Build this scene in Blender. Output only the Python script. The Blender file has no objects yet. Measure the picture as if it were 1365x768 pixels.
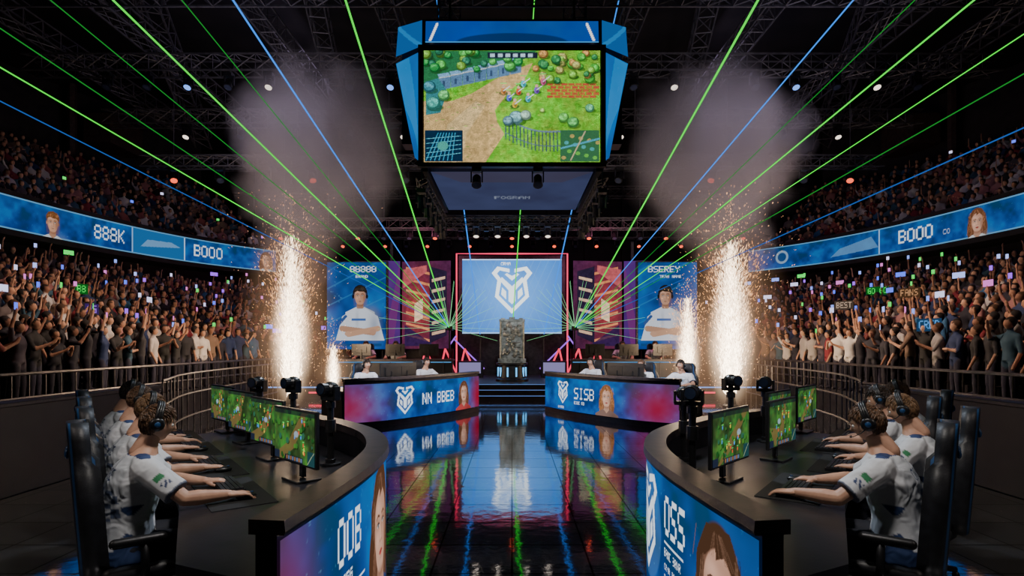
import bpy, bmesh, math, random
import numpy as np
from mathutils import Vector, Matrix
rng=np.random.default_rng(7); random.seed(7)
SC=bpy.context.scene
COL=SC.collection

# ------------------------------------------------------------------ materials
def pmat(name,c1,c2=None,scale=8,rough=.5,metal=0,bump=0,spec=.5,coat=0,bscale=None,sheen=0):
    m=bpy.data.materials.new(name); m.use_nodes=True
    nt=m.node_tree; b=nt.nodes['Principled BSDF']
    b.inputs['Roughness'].default_value=rough; b.inputs['Metallic'].default_value=metal
    b.inputs['Specular IOR Level'].default_value=spec; b.inputs['Coat Weight'].default_value=coat
    c2=c2 or tuple(x*.7 for x in c1)
    tc=nt.nodes.new('ShaderNodeTexCoord'); n=nt.nodes.new('ShaderNodeTexNoise')
    n.inputs['Scale'].default_value=scale; n.inputs['Detail'].default_value=4
    nt.links.new(tc.outputs['Object'],n.inputs['Vector'])
    r=nt.nodes.new('ShaderNodeValToRGB'); r.color_ramp.elements[0].position=.35; r.color_ramp.elements[1].position=.65
    r.color_ramp.elements[0].color=(*c2,1); r.color_ramp.elements[1].color=(*c1,1)
    nt.links.new(n.outputs['Fac'],r.inputs['Fac']); nt.links.new(r.outputs['Color'],b.inputs['Base Color'])
    if bump:
        n2=nt.nodes.new('ShaderNodeTexNoise'); n2.inputs['Scale'].default_value=bscale or scale*6
        nt.links.new(tc.outputs['Object'],n2.inputs['Vector'])
        bp=nt.nodes.new('ShaderNodeBump'); bp.inputs['Strength'].default_value=bump; bp.inputs['Distance'].default_value=.01
        nt.links.new(n2.outputs['Fac'],bp.inputs['Height']); nt.links.new(bp.outputs['Normal'],b.inputs['Normal'])
    return m
def emat(name,col,s):
    m=bpy.data.materials.new(name); m.use_nodes=True; nt=m.node_tree; nt.nodes.clear()
    e=nt.nodes.new('ShaderNodeEmission'); o=nt.nodes.new('ShaderNodeOutputMaterial')
    e.inputs[0].default_value=(*col,1); e.inputs[1].default_value=s
    nt.links.new(e.outputs[0],o.inputs[0])
    try: m.cycles.emission_sampling='NONE'
    except: pass
    return m
def attr_emit(name,s):
    m=emat(name,(1,1,1),s); nt=m.node_tree
    a=nt.nodes.new('ShaderNodeAttribute'); a.attribute_name='Col'
    nt.links.new(a.outputs['Color'],[n for n in nt.nodes if n.type=='EMISSION'][0].inputs[0]); return m
def attr_diff(name,rough=.75,bump=0,bscale=60):
    m=bpy.data.materials.new(name); m.use_nodes=True; nt=m.node_tree; b=nt.nodes['Principled BSDF']
    a=nt.nodes.new('ShaderNodeAttribute'); a.attribute_name='Col'
    nt.links.new(a.outputs['Color'],b.inputs['Base Color']); b.inputs['Roughness'].default_value=rough
    if bump:
        tc=nt.nodes.new('ShaderNodeTexCoord'); n2=nt.nodes.new('ShaderNodeTexNoise'); n2.inputs['Scale'].default_value=bscale; n2.inputs['Detail'].default_value=1; n2.inputs['Distortion'].default_value=1.2
        nt.links.new(tc.outputs['Object'],n2.inputs['Vector'])
        bp=nt.nodes.new('ShaderNodeBump'); bp.inputs['Strength'].default_value=bump; bp.inputs['Distance'].default_value=.03
        nt.links.new(n2.outputs['Fac'],bp.inputs['Height']); nt.links.new(bp.outputs['Normal'],b.inputs['Normal'])
    return m
BLK=pmat('black_plastic',(.012,.012,.014),(.008,.008,.009),rough=.35)
BLKM=pmat('black_metal',(.03,.03,.033),(.015,.015,.017),rough=.4,metal=.6)
BOOTH=pmat('booth_laminate',(.016,.015,.018),(.009,.009,.011),scale=4,rough=.4,bump=.05)
RIM=pmat('booth_rim',(.06,.045,.045),(.03,.025,.028),scale=10,rough=.35,bump=.05)
TABLE=pmat('table_top',(.022,.020,.024),(.012,.012,.014),scale=6,rough=.32,bump=.04)
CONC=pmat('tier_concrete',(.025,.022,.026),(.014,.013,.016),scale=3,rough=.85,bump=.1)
DARKW=pmat('dark_wall',(.018,.015,.017),(.009,.008,.01),scale=1,rough=.8)
TRUSS=pmat('truss_aluminium',(.11,.10,.105),(.06,.055,.06),scale=5,rough=.5,metal=.3)
RAIL=pmat('rail_steel',(.16,.14,.14),(.09,.09,.09),rough=.35,metal=.8)
SKIN=pmat('skin',(.60,.34,.23),(.50,.27,.18),scale=12,rough=.5,bump=.05)
LIP=pmat('lips',(.42,.14,.12),rough=.4)
EYEW=pmat('eye_white',(.75,.74,.72),(.7,.7,.68),rough=.2)
IRIS=pmat('iris',(.05,.03,.02),rough=.15)
HAIR=pmat('hair_brown',(.15,.075,.035),(.05,.026,.014),scale=60,rough=.5)
HAIR2=pmat('hair_dark',(.04,.025,.018),(.015,.01,.008),scale=60,rough=.45)
HAIR3=pmat('hair_light',(.22,.12,.055),(.09,.05,.025),scale=60,rough=.5)
PANTS=pmat('trousers',(.015,.018,.03),(.01,.01,.018),rough=.8)
SHOE=pmat('shoes',(.3,.3,.3),(.1,.1,.1),rough=.6)
JERSEY=attr_diff('jersey_fabric',.75,.55,9)
PAD=pmat('cushion_black',(.01,.01,.011),rough=.7)
BLUEPL=pmat('blue_trim',(.02,.08,.22),rough=.35)
CHAIR=pmat('chair_leather',(.016,.017,.022),(.009,.009,.012),scale=20,rough=.5,bump=.1)
LENSW=emat('lamp_lens',(1,.85,.7),2.2); LENSR=emat('lamp_lens_red',(1,.10,.04),2.2); LENSB=emat('lamp_lens_blue',(.15,.35,1),1.8)

# ------------------------------------------------------------------ mesh helpers
def mesh_np(name,V,F,cols=None,mi=None,smooth=True):
    me=bpy.data.meshes.new(name); V=np.asarray(V,dtype=np.float32); F=np.asarray(F,dtype=np.int32)
    k=F.shape[1]; me.vertices.add(len(V)); me.vertices.foreach_set('co',V.ravel())
    me.loops.add(F.size); me.loops.foreach_set('vertex_index',F.ravel())
    me.polygons.add(len(F)); me.polygons.foreach_set('loop_start',np.arange(0,F.size,k,dtype=np.int32))
    me.polygons.foreach_set('loop_total',np.full(len(F),k,dtype=np.int32))
    me.polygons.foreach_set('use_smooth',np.full(len(F),smooth))
    if mi is not None: me.polygons.foreach_set('material_index',np.asarray(mi,dtype=np.int32))
    me.update(calc_edges=True)
    if cols is not None:
        a=me.color_attributes.new('Col','FLOAT_COLOR','POINT'); c=np.ones((len(V),4),dtype=np.float32); c[:,:3]=cols
        a.data.foreach_set('color',c.ravel())
    me.validate(); return me
def link(name,me,mats=(),parent=None,M=None):
    o=bpy.data.objects.new(name,me); COL.objects.link(o)
    for m in mats: me.materials.append(m)
    if parent is not None: o.parent=parent
    if M is not None: o.matrix_local=M
    return o
def empty(name,M=None):
    o=bpy.data.objects.new(name,None); COL.objects.link(o); o.empty_display_size=.2
    if M is not None: o.matrix_world=M
    return o
def FM(o,f):
    f=Vector((f[0],f[1],0)).normalized(); r=Vector((f.y,-f.x,0))
    return Matrix(((r.x,f.x,0,o[0]),(r.y,f.y,0,o[1]),(0,0,1,o[2] if len(o)>2 else 0),(0,0,0,1)))
class MB:
    def __init__(s): s.v=[];s.f=[];s.m=[]
    def add(s,V,F,mi=0):
        n=len(s.v)
        for p in V: s.v.append(tuple(p))
        for f in F: s.f.append(tuple(i+n for i in f)); s.m.append(mi)
    def box(s,c,sz,mi=0,R=None):
        h=[x/2 for x in sz]; V=[]
        for i in (-1,1):
            for j in (-1,1):
                for k in (-1,1):
                    p=Vector((i*h[0],j*h[1],k*h[2])); p=R@p if R is not None else p; V.append(p+Vector(c))
        s.add(V,[(0,1,3,2),(4,6,7,5),(0,4,5,1),(2,3,7,6),(0,2,6,4),(1,5,7,3)],mi)
    def tube(s,P,R,seg=8,mi=0):
        P=[Vector(p) for p in P]; n=len(P); R=[R]*n if not hasattr(R,'__len__') else R
        V=[];F=[]; up=None
        for i in range(n):
            d=(P[min(i+1,n-1)]-P[max(i-1,0)])
            d=d.normalized() if d.length>1e-9 else Vector((0,0,1))
            if up is None: up=d.orthogonal().normalized()
            up=(up-d*up.dot(d)).normalized(); sd=d.cross(up)
            for k in range(seg):
                a=2*math.pi*k/seg; V.append(P[i]+(up*math.cos(a)+sd*math.sin(a))*R[i])
        for i in range(n-1):
            for k in range(seg):
                F.append((i*seg+k,i*seg+(k+1)%seg,(i+1)*seg+(k+1)%seg,(i+1)*seg+k))
        F.append(tuple(range(seg))[::-1]); F.append(tuple((n-1)*seg+k for k in range(seg)))
        s.add(V,F,mi)
    def cap(s,a,b,ra,rb,seg=12,mi=0):
        a=Vector(a);b=Vector(b); d=(b-a); L=d.length; d=d.normalized() if L>1e-6 else Vector((0,0,1))
        P=[];R=[]
        for t in (85,60,35,12): P.append(a-d*ra*math.sin(math.radians(t)));R.append(ra*math.cos(math.radians(t)))
        for t in (.0,.33,.66,1.): P.append(a+(b-a)*t);R.append(ra+(rb-ra)*t)
        for t in (12,35,60,85): P.append(b+d*rb*math.sin(math.radians(t)));R.append(rb*math.cos(math.radians(t)))
        s.tube(P,R,seg,mi)
    def rings(s,L,seg=20,mi=0):
        V=[];F=[];n=len(L)
        for c,a,b in L:
            for k in range(seg):
                t=2*math.pi*k/seg; ct,st=math.cos(t),math.sin(t)
                V.append((c[0]+a*math.copysign(abs(ct)**.85,ct),c[1]+b*math.copysign(abs(st)**.85,st),c[2]))
        for i in range(n-1):
            for k in range(seg): F.append((i*seg+k,i*seg+(k+1)%seg,(i+1)*seg+(k+1)%seg,(i+1)*seg+k))
        F.append(tuple(range(seg))[::-1]); F.append(tuple((n-1)*seg+k for k in range(seg)))
        s.add(V,F,mi)
    def ell(s,c,r,mi=0,seg=16,rg=10,R=None):
        V=[];F=[];c=Vector(c)
        for i in range(rg+1):
            ph=math.pi*(i+.0)/rg; ph=min(max(ph,.02),math.pi-.02)
            for k in range(seg):
                t=2*math.pi*k/seg; p=Vector((r[0]*math.sin(ph)*math.cos(t),r[1]*math.sin(ph)*math.sin(t),r[2]*math.cos(ph)))
                V.append(c+(R@p if R is not None else p))
        for i in range(rg):
            for k in range(seg): F.append((i*seg+k,(i+1)*seg+k,(i+1)*seg+(k+1)%seg,i*seg+(k+1)%seg))
        F.append(tuple(range(seg))); F.append(tuple(rg*seg+k for k in range(seg))[::-1])
        s.add(V,F,mi)
    def mesh(s,name,smooth=False):
        me=bpy.data.meshes.new(name); me.from_pydata(s.v,[],s.f)
        me.polygons.foreach_set('material_index',np.array(s.m,dtype=np.int32))
        me.polygons.foreach_set('use_smooth',np.full(len(s.f),smooth)); me.update(); return me
    def obj(s,name,mats,smooth=False,bevel=0,parent=None,M=None):
        o=link(name,s.mesh(name,smooth),mats,parent,M)
        if bevel:
            b=o.modifiers.new('bev','BEVEL'); b.width=bevel; b.segments=2; b.limit_method='ANGLE'; b.angle_limit=.7
        return o
def remesh(mb,vox,smooth=3,name='r'):
    me=mb.mesh(name); o=bpy.data.objects.new('tmp',me); COL.objects.link(o)
    r=o.modifiers.new('r','REMESH'); r.mode='VOXEL'; r.voxel_size=vox; r.use_smooth_shade=True
    if smooth:
        sm=o.modifiers.new('s','SMOOTH'); sm.iterations=smooth; sm.factor=.5
    dg=bpy.context.evaluated_depsgraph_get(); dg.update()
    out=bpy.data.meshes.new_from_object(o.evaluated_get(dg)); out.name=name
    bpy.data.objects.remove(o); return out
def me_arrays(me):
    V=np.empty(len(me.vertices)*3,dtype=np.float32); me.vertices.foreach_get('co',V); V=V.reshape(-1,3)
    F=np.empty(len(me.loops),dtype=np.int32); me.loops.foreach_get('vertex_index',F); return V,F.reshape(-1,4)
def label(V,segs):
    D=[]
    for a,b,ra,rb,l in segs:
        a=np.array(a);b=np.array(b); d=b-a; L=max((d*d).sum(),1e-9)
        t=np.clip(((V-a)@d)/L,0,1); q=a+t[:,None]*d
        D.append(np.linalg.norm(V-q,axis=1)-(ra+(rb-ra)*t))
    return np.array([s[4] for s in segs])[np.argmin(np.array(D),axis=0)]

# ------------------------------------------------------------------ 2D art canvas -> coloured LED grids
FONT={'B':'11110 10001 10001 11110 10001 10001 11110','O':'01110 10001 10001 10001 10001 10001 01110','S':'01111 10000 10000 01110 00001 00001 11110',
'E':'11111 10000 10000 11110 10000 10000 11111','R':'11110 10001 10001 11110 10100 10010 10001','8':'01110 10001 10001 01110 10001 10001 01110',
'K':'10001 10010 10100 11000 10100 10010 10001','I':'01110 00100 00100 00100 00100 00100 01110','C':'01111 10000 10000 10000 10000 10000 01111',
'T':'11111 00100 00100 00100 00100 00100 00100','N':'10001 11001 11001 10101 10011 10011 10001','A':'01110 10001 10001 11111 10001 10001 10001',
'M':'10001 11011 10101 10101 10001 10001 10001','G':'01111 10000 10000 10111 10001 10001 01111','F':'11111 10000 10000 11110 10000 10000 10000',
'Y':'10001 10001 01010 00100 00100 00100 00100',' ':'00000 '*6+'00000','5':'11111 10000 11110 00001 00001 10001 01110','D':'11110 10001 10001 10001 10001 10001 11110'}
class Cv:
    def __init__(s,wm,hm,ppm,c=(0,0,0)):
        s.w=wm;s.h=hm;s.nx=int(wm*ppm)+1;s.ny=int(hm*ppm)+1
        s.X,s.Y=np.meshgrid(np.linspace(0,wm,s.nx),np.linspace(0,hm,s.ny)); s.a=np.zeros((s.ny,s.nx,3))+np.array(c)
    def b(s,m,c,al=1):
        m=(m.astype(float)*al)[...,None]; s.a=s.a*(1-m)+np.array(c)*m
    def addc(s,m,c): s.a=s.a+m[...,None]*np.array(c)
    def rect(s,x0,y0,x1,y1,c,al=1): s.b((s.X>=x0)&(s.X<=x1)&(s.Y>=y0)&(s.Y<=y1),c,al)
    def ell(s,cx,cy,rx,ry,c,al=1,rot=0,soft=.12):
        dx=s.X-cx;dy=s.Y-cy;cr,sr=math.cos(rot),math.sin(rot)
        u=(dx*cr+dy*sr)/rx;v=(-dx*sr+dy*cr)/ry; s.b(np.clip((1-u*u-v*v)/soft,0,1),c,al)
    def gau(s,cx,cy,rx,ry,c,al=1): s.b(np.exp(-((s.X-cx)/rx)**2-((s.Y-cy)/ry)**2),c,al)
    def glow(s,cx,cy,rx,ry,c): s.addc(np.exp(-((s.X-cx)/rx)**2-((s.Y-cy)/ry)**2),c)
    def poly(s,P,c,al=1):
        m=np.zeros(s.X.shape,bool);n=len(P)
        for i in range(n):
            x1,y1=P[i];x2,y2=P[(i+1)%n]
            if y1==y2: continue
            cnd=((y1>s.Y)!=(y2>s.Y)); xi=(x2-x1)*(s.Y-y1)/(y2-y1)+x1; m^=cnd&(s.X<xi)
        s.b(m,c,al)
    def line(s,p,q,w,c,al=1):
        d=np.array(q)-np.array(p);L=max((d*d).sum(),1e-9)
        t=np.clip(((s.X-p[0])*d[0]+(s.Y-p[1])*d[1])/L,0,1)
        s.b(np.hypot(s.X-p[0]-t*d[0],s.Y-p[1]-t*d[1])<w/2,c,al)
    def text(s,tx,x,y,h,c,al=1,ws=1.0):
        cell=h/7; B=np.zeros((7,6*len(tx)),bool)
        for i,ch in enumerate(tx):
            for r,row in enumerate(FONT.get(ch,FONT['B']).split()):
                for k,z in enumerate(row): B[r,i*6+k]=z=='1'
        ix=np.floor((s.X-x)/(cell*ws)).astype(int); iy=6-np.floor((s.Y-y)/cell).astype(int)
        ok=(ix>=0)&(ix<B.shape[1])&(iy>=0)&(iy<7); m=np.zeros(s.X.shape,bool); m[ok]=B[iy[ok],ix[ok]]; s.b(m,c,al)
    def noise(s,sc,seed=0):
        r=np.random.default_rng(seed); o=np.zeros(s.X.shape)
        for k,am in ((1,.5),(2,.3),(4,.2)):
            gx=int(s.w*sc*k)+3;gy=int(s.h*sc*k)+3; g=r.random((gy,gx)); fx=s.X*sc*k;fy=s.Y*sc*k
            i=np.clip(fx.astype(int),0,gx-2);j=np.clip(fy.astype(int),0,gy-2);u=fx-i;v=fy-j;u=u*u*(3-2*u);v=v*v*(3-2*v)
            o+=am*(g[j,i]*(1-u)*(1-v)+g[j,i+1]*u*(1-v)+g[j+1,i]*(1-u)*v+g[j+1,i+1]*u*v)
        return o
    def bluebg(s,seed=0,red=None):
        n=s.noise(2.2/s.h if s.h<2 else 1.2,seed); t=(s.Y/s.h); n=np.clip((n-.25)*2,0,1)
        s.a=np.stack([.001+.004*n,.030+.095*n*n+.02*t,.13+.30*n],-1)
        m=s.noise(22/s.h,seed+3); s.addc(np.clip((m-.78)*8,0,1),(.05,.15,.2))
        for (x,w,st) in (red or []): s.gau(x,s.h*.35,w,s.h*.7,(.28,.005,.02),min(1,st*1.4))
    def logo(s,cx,cy,r,c=(.8,.9,1),bg=None):
        P=lambda L:[(cx+x*r,cy+y*r) for x,y in L]
        for sx in (1,-1):
            s.poly(P([(sx*.0,-1),(sx*.72,-.28),(sx*.62,.42),(sx*.86,.72),(sx*.62,1),(sx*.1,.9),(sx*.1,.74),(sx*.52,.84),(sx*.64,.7),(sx*.44,.45),(sx*.56,-.22),(sx*.0,-.78)]),c)
            s.poly(P([(sx*.0,-.6),(sx*.15,-.46),(sx*.15,.0),(sx*.5,.38),(sx*.44,.56),(sx*.0,.16)]),c)
            s.poly(P([(sx*.24,-.40),(sx*.46,-.18),(sx*.42,.12),(sx*.24,-.06)]),c)
            s.poly(P([(sx*.0,.40),(sx*.3,.66),(sx*.22,.72),(sx*.0,.60)]),c)
    def portrait(s,cx,cy,r,skin=(.62,.34,.22),hair=(.07,.035,.018),lng=False,shirt=(.6,.65,.7),band=False):
        E=lambda x,y,a,b,c,al=1,rot=0,so=.12:s.ell(cx+x*r,cy+y*r,a*r,b*r,c,al,rot,so)
        G=lambda x,y,a,b,c,al=1:s.gau(cx+x*r,cy+y*r,a*r,b*r,c,al)
        Q=lambda L,c,al=1:s.poly([(cx+x*r,cy+y*r) for x,y in L],c,al)
        Ln=lambda x0,y0,x1,y1,w,c,al=1:s.line((cx+x0*r,cy+y0*r),(cx+x1*r,cy+y1*r),w*r,c,al)
        dk=tuple(k*f for k,f in zip(skin,(.42,.34,.3))); lt=tuple(min(1,k*1.35+.03) for k in skin); hl=tuple(min(1,k*3+.02) for k in hair)
        R=np.random.default_rng(int(cx*100)+7)
        if lng:
            E(0,.14,.62,.84,hair); E(-.40,-.62,.36,.85,hair,1,.12); E(.40,-.62,.36,.85,hair,1,-.12)
            for k in range(40):
                q=1 if k%2 else -1; x=q*R.uniform(.36,.72); y=R.uniform(-1.2,.5); Ln(x*.92,y+.3,x+q*R.uniform(-.05,.1),y-.15,.028,hl if k%3 else tuple(c*.4 for c in hair),.55)
        Q(((-1.2,-2.2),(-1.1,-1.2),(-.34,-.82),(.34,-.82),(1.1,-1.2),(1.2,-2.2)),shirt); G(.7,-1.5,.5,.6,tuple(k*.4 for k in shirt),.7)
        Q(((-.22,-.35),(-.27,-.86),(0,-1.12),(.27,-.86),(.22,-.35)),tuple(k*.7 for k in skin)); G(.05,-.62,.26,.16,dk,.8)
        if not lng: E(-.46,-.02,.06,.12,skin);E(.46,-.02,.06,.12,dk)
        E(0,.04,.44,.58,skin); E(0,-.22,.36,.46,skin); E(0,-.5,.2,.18,skin)
        G(.34,-.1,.17,.5,dk,.75); G(-.42,-.1,.08,.5,dk,.45); G(0,.42,.4,.14,dk,.35); G(-.16,.32,.16,.12,lt,.5); G(-.22,-.14,.1,.1,lt,.55); G(0,-.66,.3,.07,dk,.6)
        for q in (-1,1):
            G(q*.19,.09,.14,.085,dk,.7); E(q*.18,.06,.078,.034,(.62,.6,.58)); E(q*.18,.062,.034,.036,(.02,.015,.01)); Ln(q*.18-.09,.075,q*.18,.105,.022,(.02,.01,.01),.9); Ln(q*.18,.105,q*.18+.09,.07,.022,(.02,.01,.01),.9)
            Ln(q*.09,.185,q*.2,.215,.04,hair,.9); Ln(q*.2,.215,q*.29,.17,.03,hair,.9)
        G(.06,-.02,.035,.14,dk,.6); G(-.02,-.05,.025,.12,lt,.7); E(0,-.155,.03,.03,lt,.5); G(-.055,-.2,.035,.02,dk,.9); G(.06,-.2,.035,.02,dk,.9)
        lip=(.42,.07,.06) if lng else tuple(k*.5 for k in skin)
        E(0,-.355,.125,.03,lip,1,0,.4); E(0,-.395,.10,.03,tuple(k*1.3 for k in lip),1,0,.4); Ln(-.125,-.372,.125,-.372,.014,(.06,.01,.01)); G(0,-.455,.09,.025,dk,.4)
        if lng:
            Q(((-.08,.66),(-.40,.40),(-.44,-.2),(-.46,-.7),(-.66,-.6),(-.64,.4),(-.34,.86),(.3,.9),(.64,.4),(.66,-.6),(.46,-.7),(.43,-.2),(.42,.36),(.16,.56),(-.06,.46)),hair)
            for k in range(24):
                q=1 if k%2 else -1; y=R.uniform(-.5,.5); x=q*R.uniform(.46,.6); Ln(x*.9,y+.25,x,y-.1,.022,hl,.5)
            for k in range(10): x=R.uniform(-.45,.45); Ln(x*.3-.05,.8,x,.5+abs(x)*-.1,.02,hl,.4)
        else:
            Q(((-.45,.02),(-.52,.45),(-.36,.74),(0,.86),(.36,.76),(.54,.42),(.46,.02),(.42,.26),(.26,.38),(.0,.36),(-.2,.42),(-.40,.30)),hair)
            for k in range(22): x=R.uniform(-.45,.4); Ln(x,.42+R.uniform(0,.12),x+R.uniform(0,.18),.66+R.uniform(0,.12)-abs(x)*.3,.025,hl,.45)
        if band:
            E(-.52,.0,.09,.18,(.01,.01,.015));E(.52,.0,.09,.18,(.01,.01,.015)); [Ln(.54*math.cos(a),.1+.76*math.sin(a),.54*math.cos(a+.3),.1+.76*math.sin(a+.3),.06,(.01,.01,.015)) for a in np.arange(.1,3.0,.3)]
def screen(name,cv,fn,strength,parent=None,flip=False):
    U=(cv.X/cv.w).ravel();Vv=(cv.Y/cv.h).ravel()
    if flip: U=1-U
    P=fn(U,Vv); nx,ny=cv.nx,cv.ny; i=np.arange(nx-1)[None,:]+np.arange(ny-1)[:,None]*nx; i=i.ravel()
    F=np.stack([i,i+1,i+nx+1,i+nx],1)
    return link(name,mesh_np(name,P,F,np.clip(cv.a,0,2).reshape(-1,3),smooth=True),[attr_emit(name+'_led',strength)],parent)
def quadmap(p00,p10,p11,p01):
    p=[np.array(q,float) for q in (p00,p10,p11,p01)]
    return lambda U,V:((1-U)*(1-V))[:,None]*p[0]+(U*(1-V))[:,None]*p[1]+(U*V)[:,None]*p[2]+((1-U)*V)[:,None]*p[3]

# ------------------------------------------------------------------ paths / sweeps
def crom(C,n):
    C=[np.array(c,float) for c in C]; C=[2*C[0]-C[1]]+C+[2*C[-1]-C[-2]]; out=[]
    for i in range(1,len(C)-2):
        for t in np.linspace(0,1,12,endpoint=False):
            a,b,c,d=C[i-1:i+3]; out.append(.5*((2*b)+(-a+c)*t+(2*a-5*b+4*c-d)*t*t+(-a+3*b-3*c+d)*t**3))
    out.append(C[-2]); out=np.array(out); s=np.r_[0,np.cumsum(np.linalg.norm(np.diff(out,axis=0),axis=1))]
    q=np.linspace(0,s[-1],n); return np.stack([np.interp(q,s,out[:,0]),np.interp(q,s,out[:,1])],1),s[-1]
def rnormals(P):
    d=np.gradient(P,axis=0); d/=np.linalg.norm(d,axis=1)[:,None]; return np.stack([d[:,1],-d[:,0]],1)
def sweep(mb,P,prof,sx=1,mi=0,closed=False,caps=False):
    N=rnormals(P); n=len(P);m=len(prof);V=[];F=[]
    for i in range(n):
        for o,z in prof: V.append((sx*(P[i,0]+N[i,0]*o),P[i,1]+N[i,1]*o,z))
    for i in range(n-1):
        for k in range(m if closed else m-1):
            k2=(k+1)%m; f=(i*m+k,i*m+k2,(i+1)*m+k2,(i+1)*m+k); F.append(f if sx<0 else f[::-1])
    if caps: F.append(tuple(range(m)));F.append(tuple((n-1)*m+k for k in range(m)))
    mb.add(V,F,mi)
def pathmap(P,off,z0,z1,sx=1):
    N=rnormals(P); Q=P+N*off; s=np.r_[0,np.cumsum(np.linalg.norm(np.diff(Q,axis=0),axis=1))]; s/=s[-1]
    return lambda U,V:np.stack([sx*np.interp(U,s,Q[:,0]),np.interp(U,s,Q[:,1]),z0+(z1-z0)*V],1)

# ================================================================== FLOOR / SHELL
fm=bpy.data.materials.new('gloss_stage_floor'); fm.use_nodes=True; nt=fm.node_tree; b=nt.nodes['Principled BSDF']
tc=nt.nodes.new('ShaderNodeTexCoord'); br=nt.nodes.new('ShaderNodeTexBrick'); br.offset=0; br.inputs['Scale'].default_value=1
br.inputs['Brick Width'].default_value=.6;br.inputs['Row Height'].default_value=.6;br.inputs['Mortar Size'].default_value=.009;br.inputs['Mortar Smooth'].default_value=.3
br.inputs['Color1'].default_value=(.42,.43,.46,1);br.inputs['Color2'].default_value=(.33,.34,.37,1);br.inputs['Mortar'].default_value=(.02,.02,.025,1)
nt.links.new(tc.outputs['Object'],br.inputs['Vector']); nt.links.new(br.outputs['Color'],b.inputs['Base Color'])
b.inputs['Metallic'].default_value=.92; b.inputs['Roughness'].default_value=.06
nz=nt.nodes.new('ShaderNodeTexNoise');nz.inputs['Scale'].default_value=6;nz.inputs['Detail'].default_value=4;nt.links.new(tc.outputs['Object'],nz.inputs['Vector'])
bp=nt.nodes.new('ShaderNodeBump');bp.inputs['Strength'].default_value=.15;bp.inputs['Distance'].default_value=.01
nt.links.new(nz.outputs['Fac'],bp.inputs['Height']);nt.links.new(bp.outputs['Normal'],b.inputs['Normal'])
mb=MB(); mb.box((0,14,-.05),(46,46,.1)); mb.obj('floor',[fm])
mb=MB(); mb.box((0,14,13.05),(46,46,.1)); mb.obj('ceiling',[DARKW])
for nm,c,s in (('wall_back',(0,34,6.5),(46,.3,13)),('wall_left',(-22.6,14,6.5),(.3,46,13)),('wall_right',(22.6,14,6.5),(.3,46,13)),('wall_front',(0,-8.8,6.5),(46,.3,13))):
    mb=MB(); mb.box(c,s)
    if nm=='wall_back':
        for i in range(-9,10): mb.box((i*2.2,33.7,6.5),(.25,.3,13))
        mb.box((0,33.6,8.3),(44,.5,.5)); mb.box((0,33.6,10.8),(44,.5,.5))
    mb.obj(nm,[DARKW])

# ================================================================== SEATING BOWL
FRONT=[(-8.3,0),(-8.3,6),(-8.3,12),(-8.15,17),(-7.4,20.4),(-5.8,22.8)]
FP,FL=crom(FRONT,70)
def offs(o): return FP-rnormals(FP)*o
RIBP=offs(6.4); NR=14; RD=.44; RR=.18
for sx in (1,-1):
    prof=[(0,0),(0,.5)]
    for r in range(NR): prof+=[(-(RD*(r+1)),.5+RR*r),(-(RD*(r+1)),.5+RR*(r+1))]
    prof+=[(-7.6,3.02),(-7.6,4.85),(-6.35,4.85)]
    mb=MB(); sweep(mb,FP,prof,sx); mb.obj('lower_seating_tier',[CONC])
    prof=[(-6.35,4.85),(-6.35,6.15),(-6.5,6.15),(-6.5,5.4)]
    for r in range(11): prof+=[(-(6.8+.5*(r+1)),5.4+.34*r),(-(6.8+.5*(r+1)),5.4+.34*(r+1))]
    prof+=[(-13.2,9.14),(-13.2,13)]
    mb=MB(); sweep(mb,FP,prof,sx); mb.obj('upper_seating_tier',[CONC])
    mb=MB()
    for k in range(6):
        i=20+k*8; p=offs(12.6)[i]; q=offs(12.6)[i+3]
        if p[1]>32: continue
        mb.tube([(sx*p[0],p[1],9.2),(sx*p[0],p[1],13)],.18,6)
        mb.box((sx*(p[0]+q[0])/2,(p[1]+q[1])/2,11.3),(1.2,2.2,1.3))
    mb.obj('press_box',[pmat('press_box_panel',(.07,.045,.04),(.04,.027,.027),rough=.7)])
    mb=MB(); B=offs(-.25)
    sweep(mb,B,[(0,.0),(0,.55),(-.08,.55),(-.08,0)],sx)
    for z in (.8,1.2): mb.tube([(sx*x,y,z) for x,y in B],.022 if z<1 else .03,6,1)
    for i in range(0,70,1):
        mb.tube([(sx*B[i,0],B[i,1],.5),(sx*B[i,0],B[i,1],1.2)],.014,5,1)
    mb.obj('crowd_barrier',[BLKM,RAIL])
    mb=MB(); mb.box((sx*-5.65,4,.5),(.16,10,1.0)); mb.box((sx*-5.65,4,1.02),(.24,10,.05),1)
    mb.obj('arena_low_partition',[BOOTH,RIM],bevel=.01)
    mb=MB(); L=[(-5.65,9.2),(-6.5,11.5),(-6.9,15),(-7.0,17)]; LP,_=crom(L,22)
    for z in (.25,.7,1.1): mb.tube([(sx*x,y,z) for x,y in LP],.02,6)
    for x,y in LP: mb.tube([(sx*x,y,0),(sx*x,y,1.1)],.014,5)
    mb.obj('rail_fence',[RAIL])

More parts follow.
